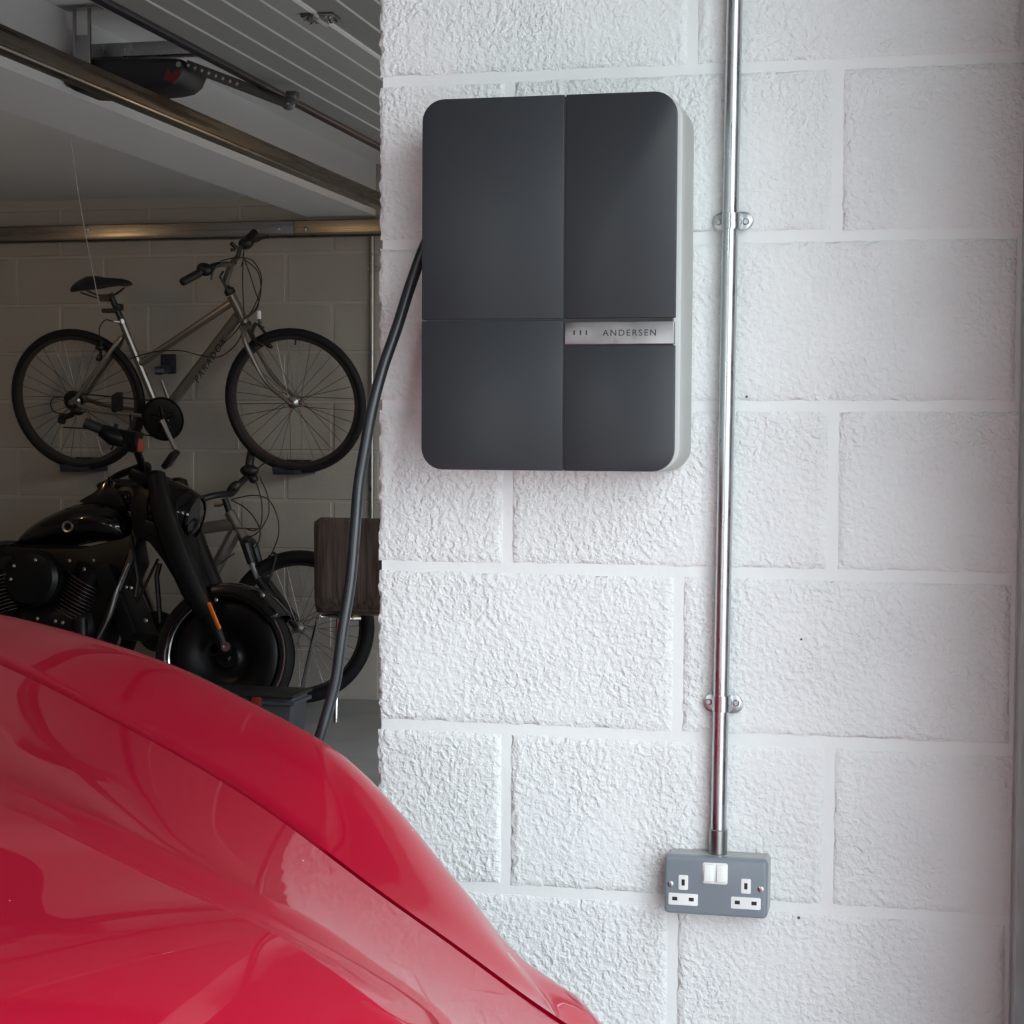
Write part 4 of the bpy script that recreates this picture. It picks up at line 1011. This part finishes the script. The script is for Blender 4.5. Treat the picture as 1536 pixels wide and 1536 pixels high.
ks = MB(); ks.tube([Q(60, 1010, +.14), V((Q(60, 1010).x+.02, Q(60, 1010).y+.36, .015))], .012, 8); ks.build('side_stand', M['satin'], mo)

# ---------------------------------------------------------------- chair
g1 = atz(503.5, 1087, 0); g2_ = atz(446, 1069, 0)
ux = V((math.cos(math.radians(-2)), math.sin(math.radians(-2)), 0)); uy = V((-ux.y, ux.x, 0))   # along the back, away from camera
ch = thing('chair', 'dark walnut-veneer shell chair on thin chrome legs beside the bicycle wheel', 'chair', V((g1.x+.1, g1.y+.1, 0)))
Yq = 7.02
cL = at(471, 850, Yq).x; cR = cL+.40; zt_ = at(520, 777, Yq).z; zb3 = at(520, 921, Yq).z
path = [(0.0, zt_), (.004, zt_-.10), (.006, zt_-.22), (.006, zb3+.10), (.010, zb3+.055), (.028, zb3+.018), (.06, zb3), (.14, zb3-.004), (.27, zb3+.006), (.36, zb3+.012)]
path = [(p.x, p.y) for p in spline([V((a, c_, 0)) for a, c_ in path], 4)]
rows = []
for (dy, z) in path:
    row = []
    for k in range(13):
        t = k/12; x = cL+(cR-cL)*t
        ins = 0
        r_ = .028; hh = zt_-z
        if hh < r_:   # rounded upper corners
            ins = r_-math.sqrt(max(r_*r_-(r_-hh)**2, 0))
        if dy > .33: ins = (dy-.33)*.8
        x = cL+ins+(cR-cL-2*ins)*t
        row.append(V((x, Yq+dy+.012*math.sin(PI*t)*(1 if dy < .03 else 0), z)))
    rows.append(row)
sh = MB().grid(rows).build('seat_shell', M['wood'], ch, solid=.011)
MB().bx(cL+.02, cR-.02, Yq+.085, Yq+.30, zb3-.013, zb3-.0105+.001).build('ply_edge', M['ply'], sh)
b = MB(); ztop = zb3-.018
xl = cL+.02; xr = cL+.31
lA = at(466, 932, Yq+.10); 
def leg(px0, py0, Y0, foot):
    s_ = at(px0, py0, Y0)
    return spline([V((s_.x+.05, s_.y+.03, ztop)), V((s_.x+.012, s_.y+.005, ztop-.004)), V((s_.x-.002, s_.y, ztop-.03)), V((foot.x, foot.y, .006))], 5)
f1 = g1; f2 = g2_
feet = [f2, f1]
l1 = spline([V((cL+.15, Yq+.06, ztop)), V((cL+.02, Yq+.06, ztop-.002)), V((cL-.005, Yq+.05, ztop-.035)), V((f2.x, f2.y, .008))], 5)
l2 = spline([V((cL+.20, Yq-.00, ztop+.002)), V((cL+.125, Yq-.03, ztop)), V((at(507, 935, f1.y+.1).x, f1.y+.1, ztop-.02)), V((f1.x, f1.y, .008))], 5)
l3 = [V((cR-.02, Yq+.30, ztop)), V((cR+.05, Yq+.40, .008))]; l4 = [V((cR-.05, Yq+.05, ztop)), V((cR+.03, Yq-.0, .008))]
for l in (l1, l2, l3, l4):
    lo_ = MB().tube(l, .0085, 10).build('leg', M['chrome'], ch)

# storage crate standing on the floor in front of the motorcycle wheel
cr_ = thing('storage_crate', 'dark plastic storage crate with a black lid on the floor below the motorcycle wheel', 'crate', atz(425, 1105, 0))
YC = 6.35; x1 = at(438, 1060, YC).x; x0 = x1-.42; zt2 = at(430, 1047, YC).z
b = MB().prism([V((x0+.03, YC, 0.0)), V((x1-.02, YC, 0.0)), V((x1, YC, zt2)), V((x0, YC, zt2))], V((0, .18, 0))); b.build('crate_body', M['crate'], cr_, bevel=.008)
MB().bx(x0-.012, x1+.012, YC-.012, YC+.192, zt2-.028, zt2-.014).build('rim_band', M['crate'], cr_, bevel=.003)
MB().bx(x0-.02, x1+.012, YC-.02, YC+.20, zt2, zt2+.012).build('lid', M['bplastic'], cr_, bevel=.004)
c = at(384, 1052, YC-.02); MB().bx(c.x-.018, c.x+.018, YC-.025, YC-.001, c.z-.02, c.z+.016).build('clip', M['redplastic'], cr_, bevel=.003, label='red plastic clip')

# outside: unseen fence, added to block sky light from the far bay
fn = thing('sky_block_fence', 'unseen timber fence added outside the far garage opening to block sky light', 'fence', (3.3, 6, -.12))
for k in range(36):
    y = .8+k*.30; MB().bx(3.3, 3.325, y, y+.285, -.12, 2.1).build('board', M['fence'], fn, flat=True)
for k in range(7):
    y = .8+k*1.8; MB().bx(3.33, 3.43, y, y+.1, -.12, 2.1).build('post', M['fence'], fn, flat=True)
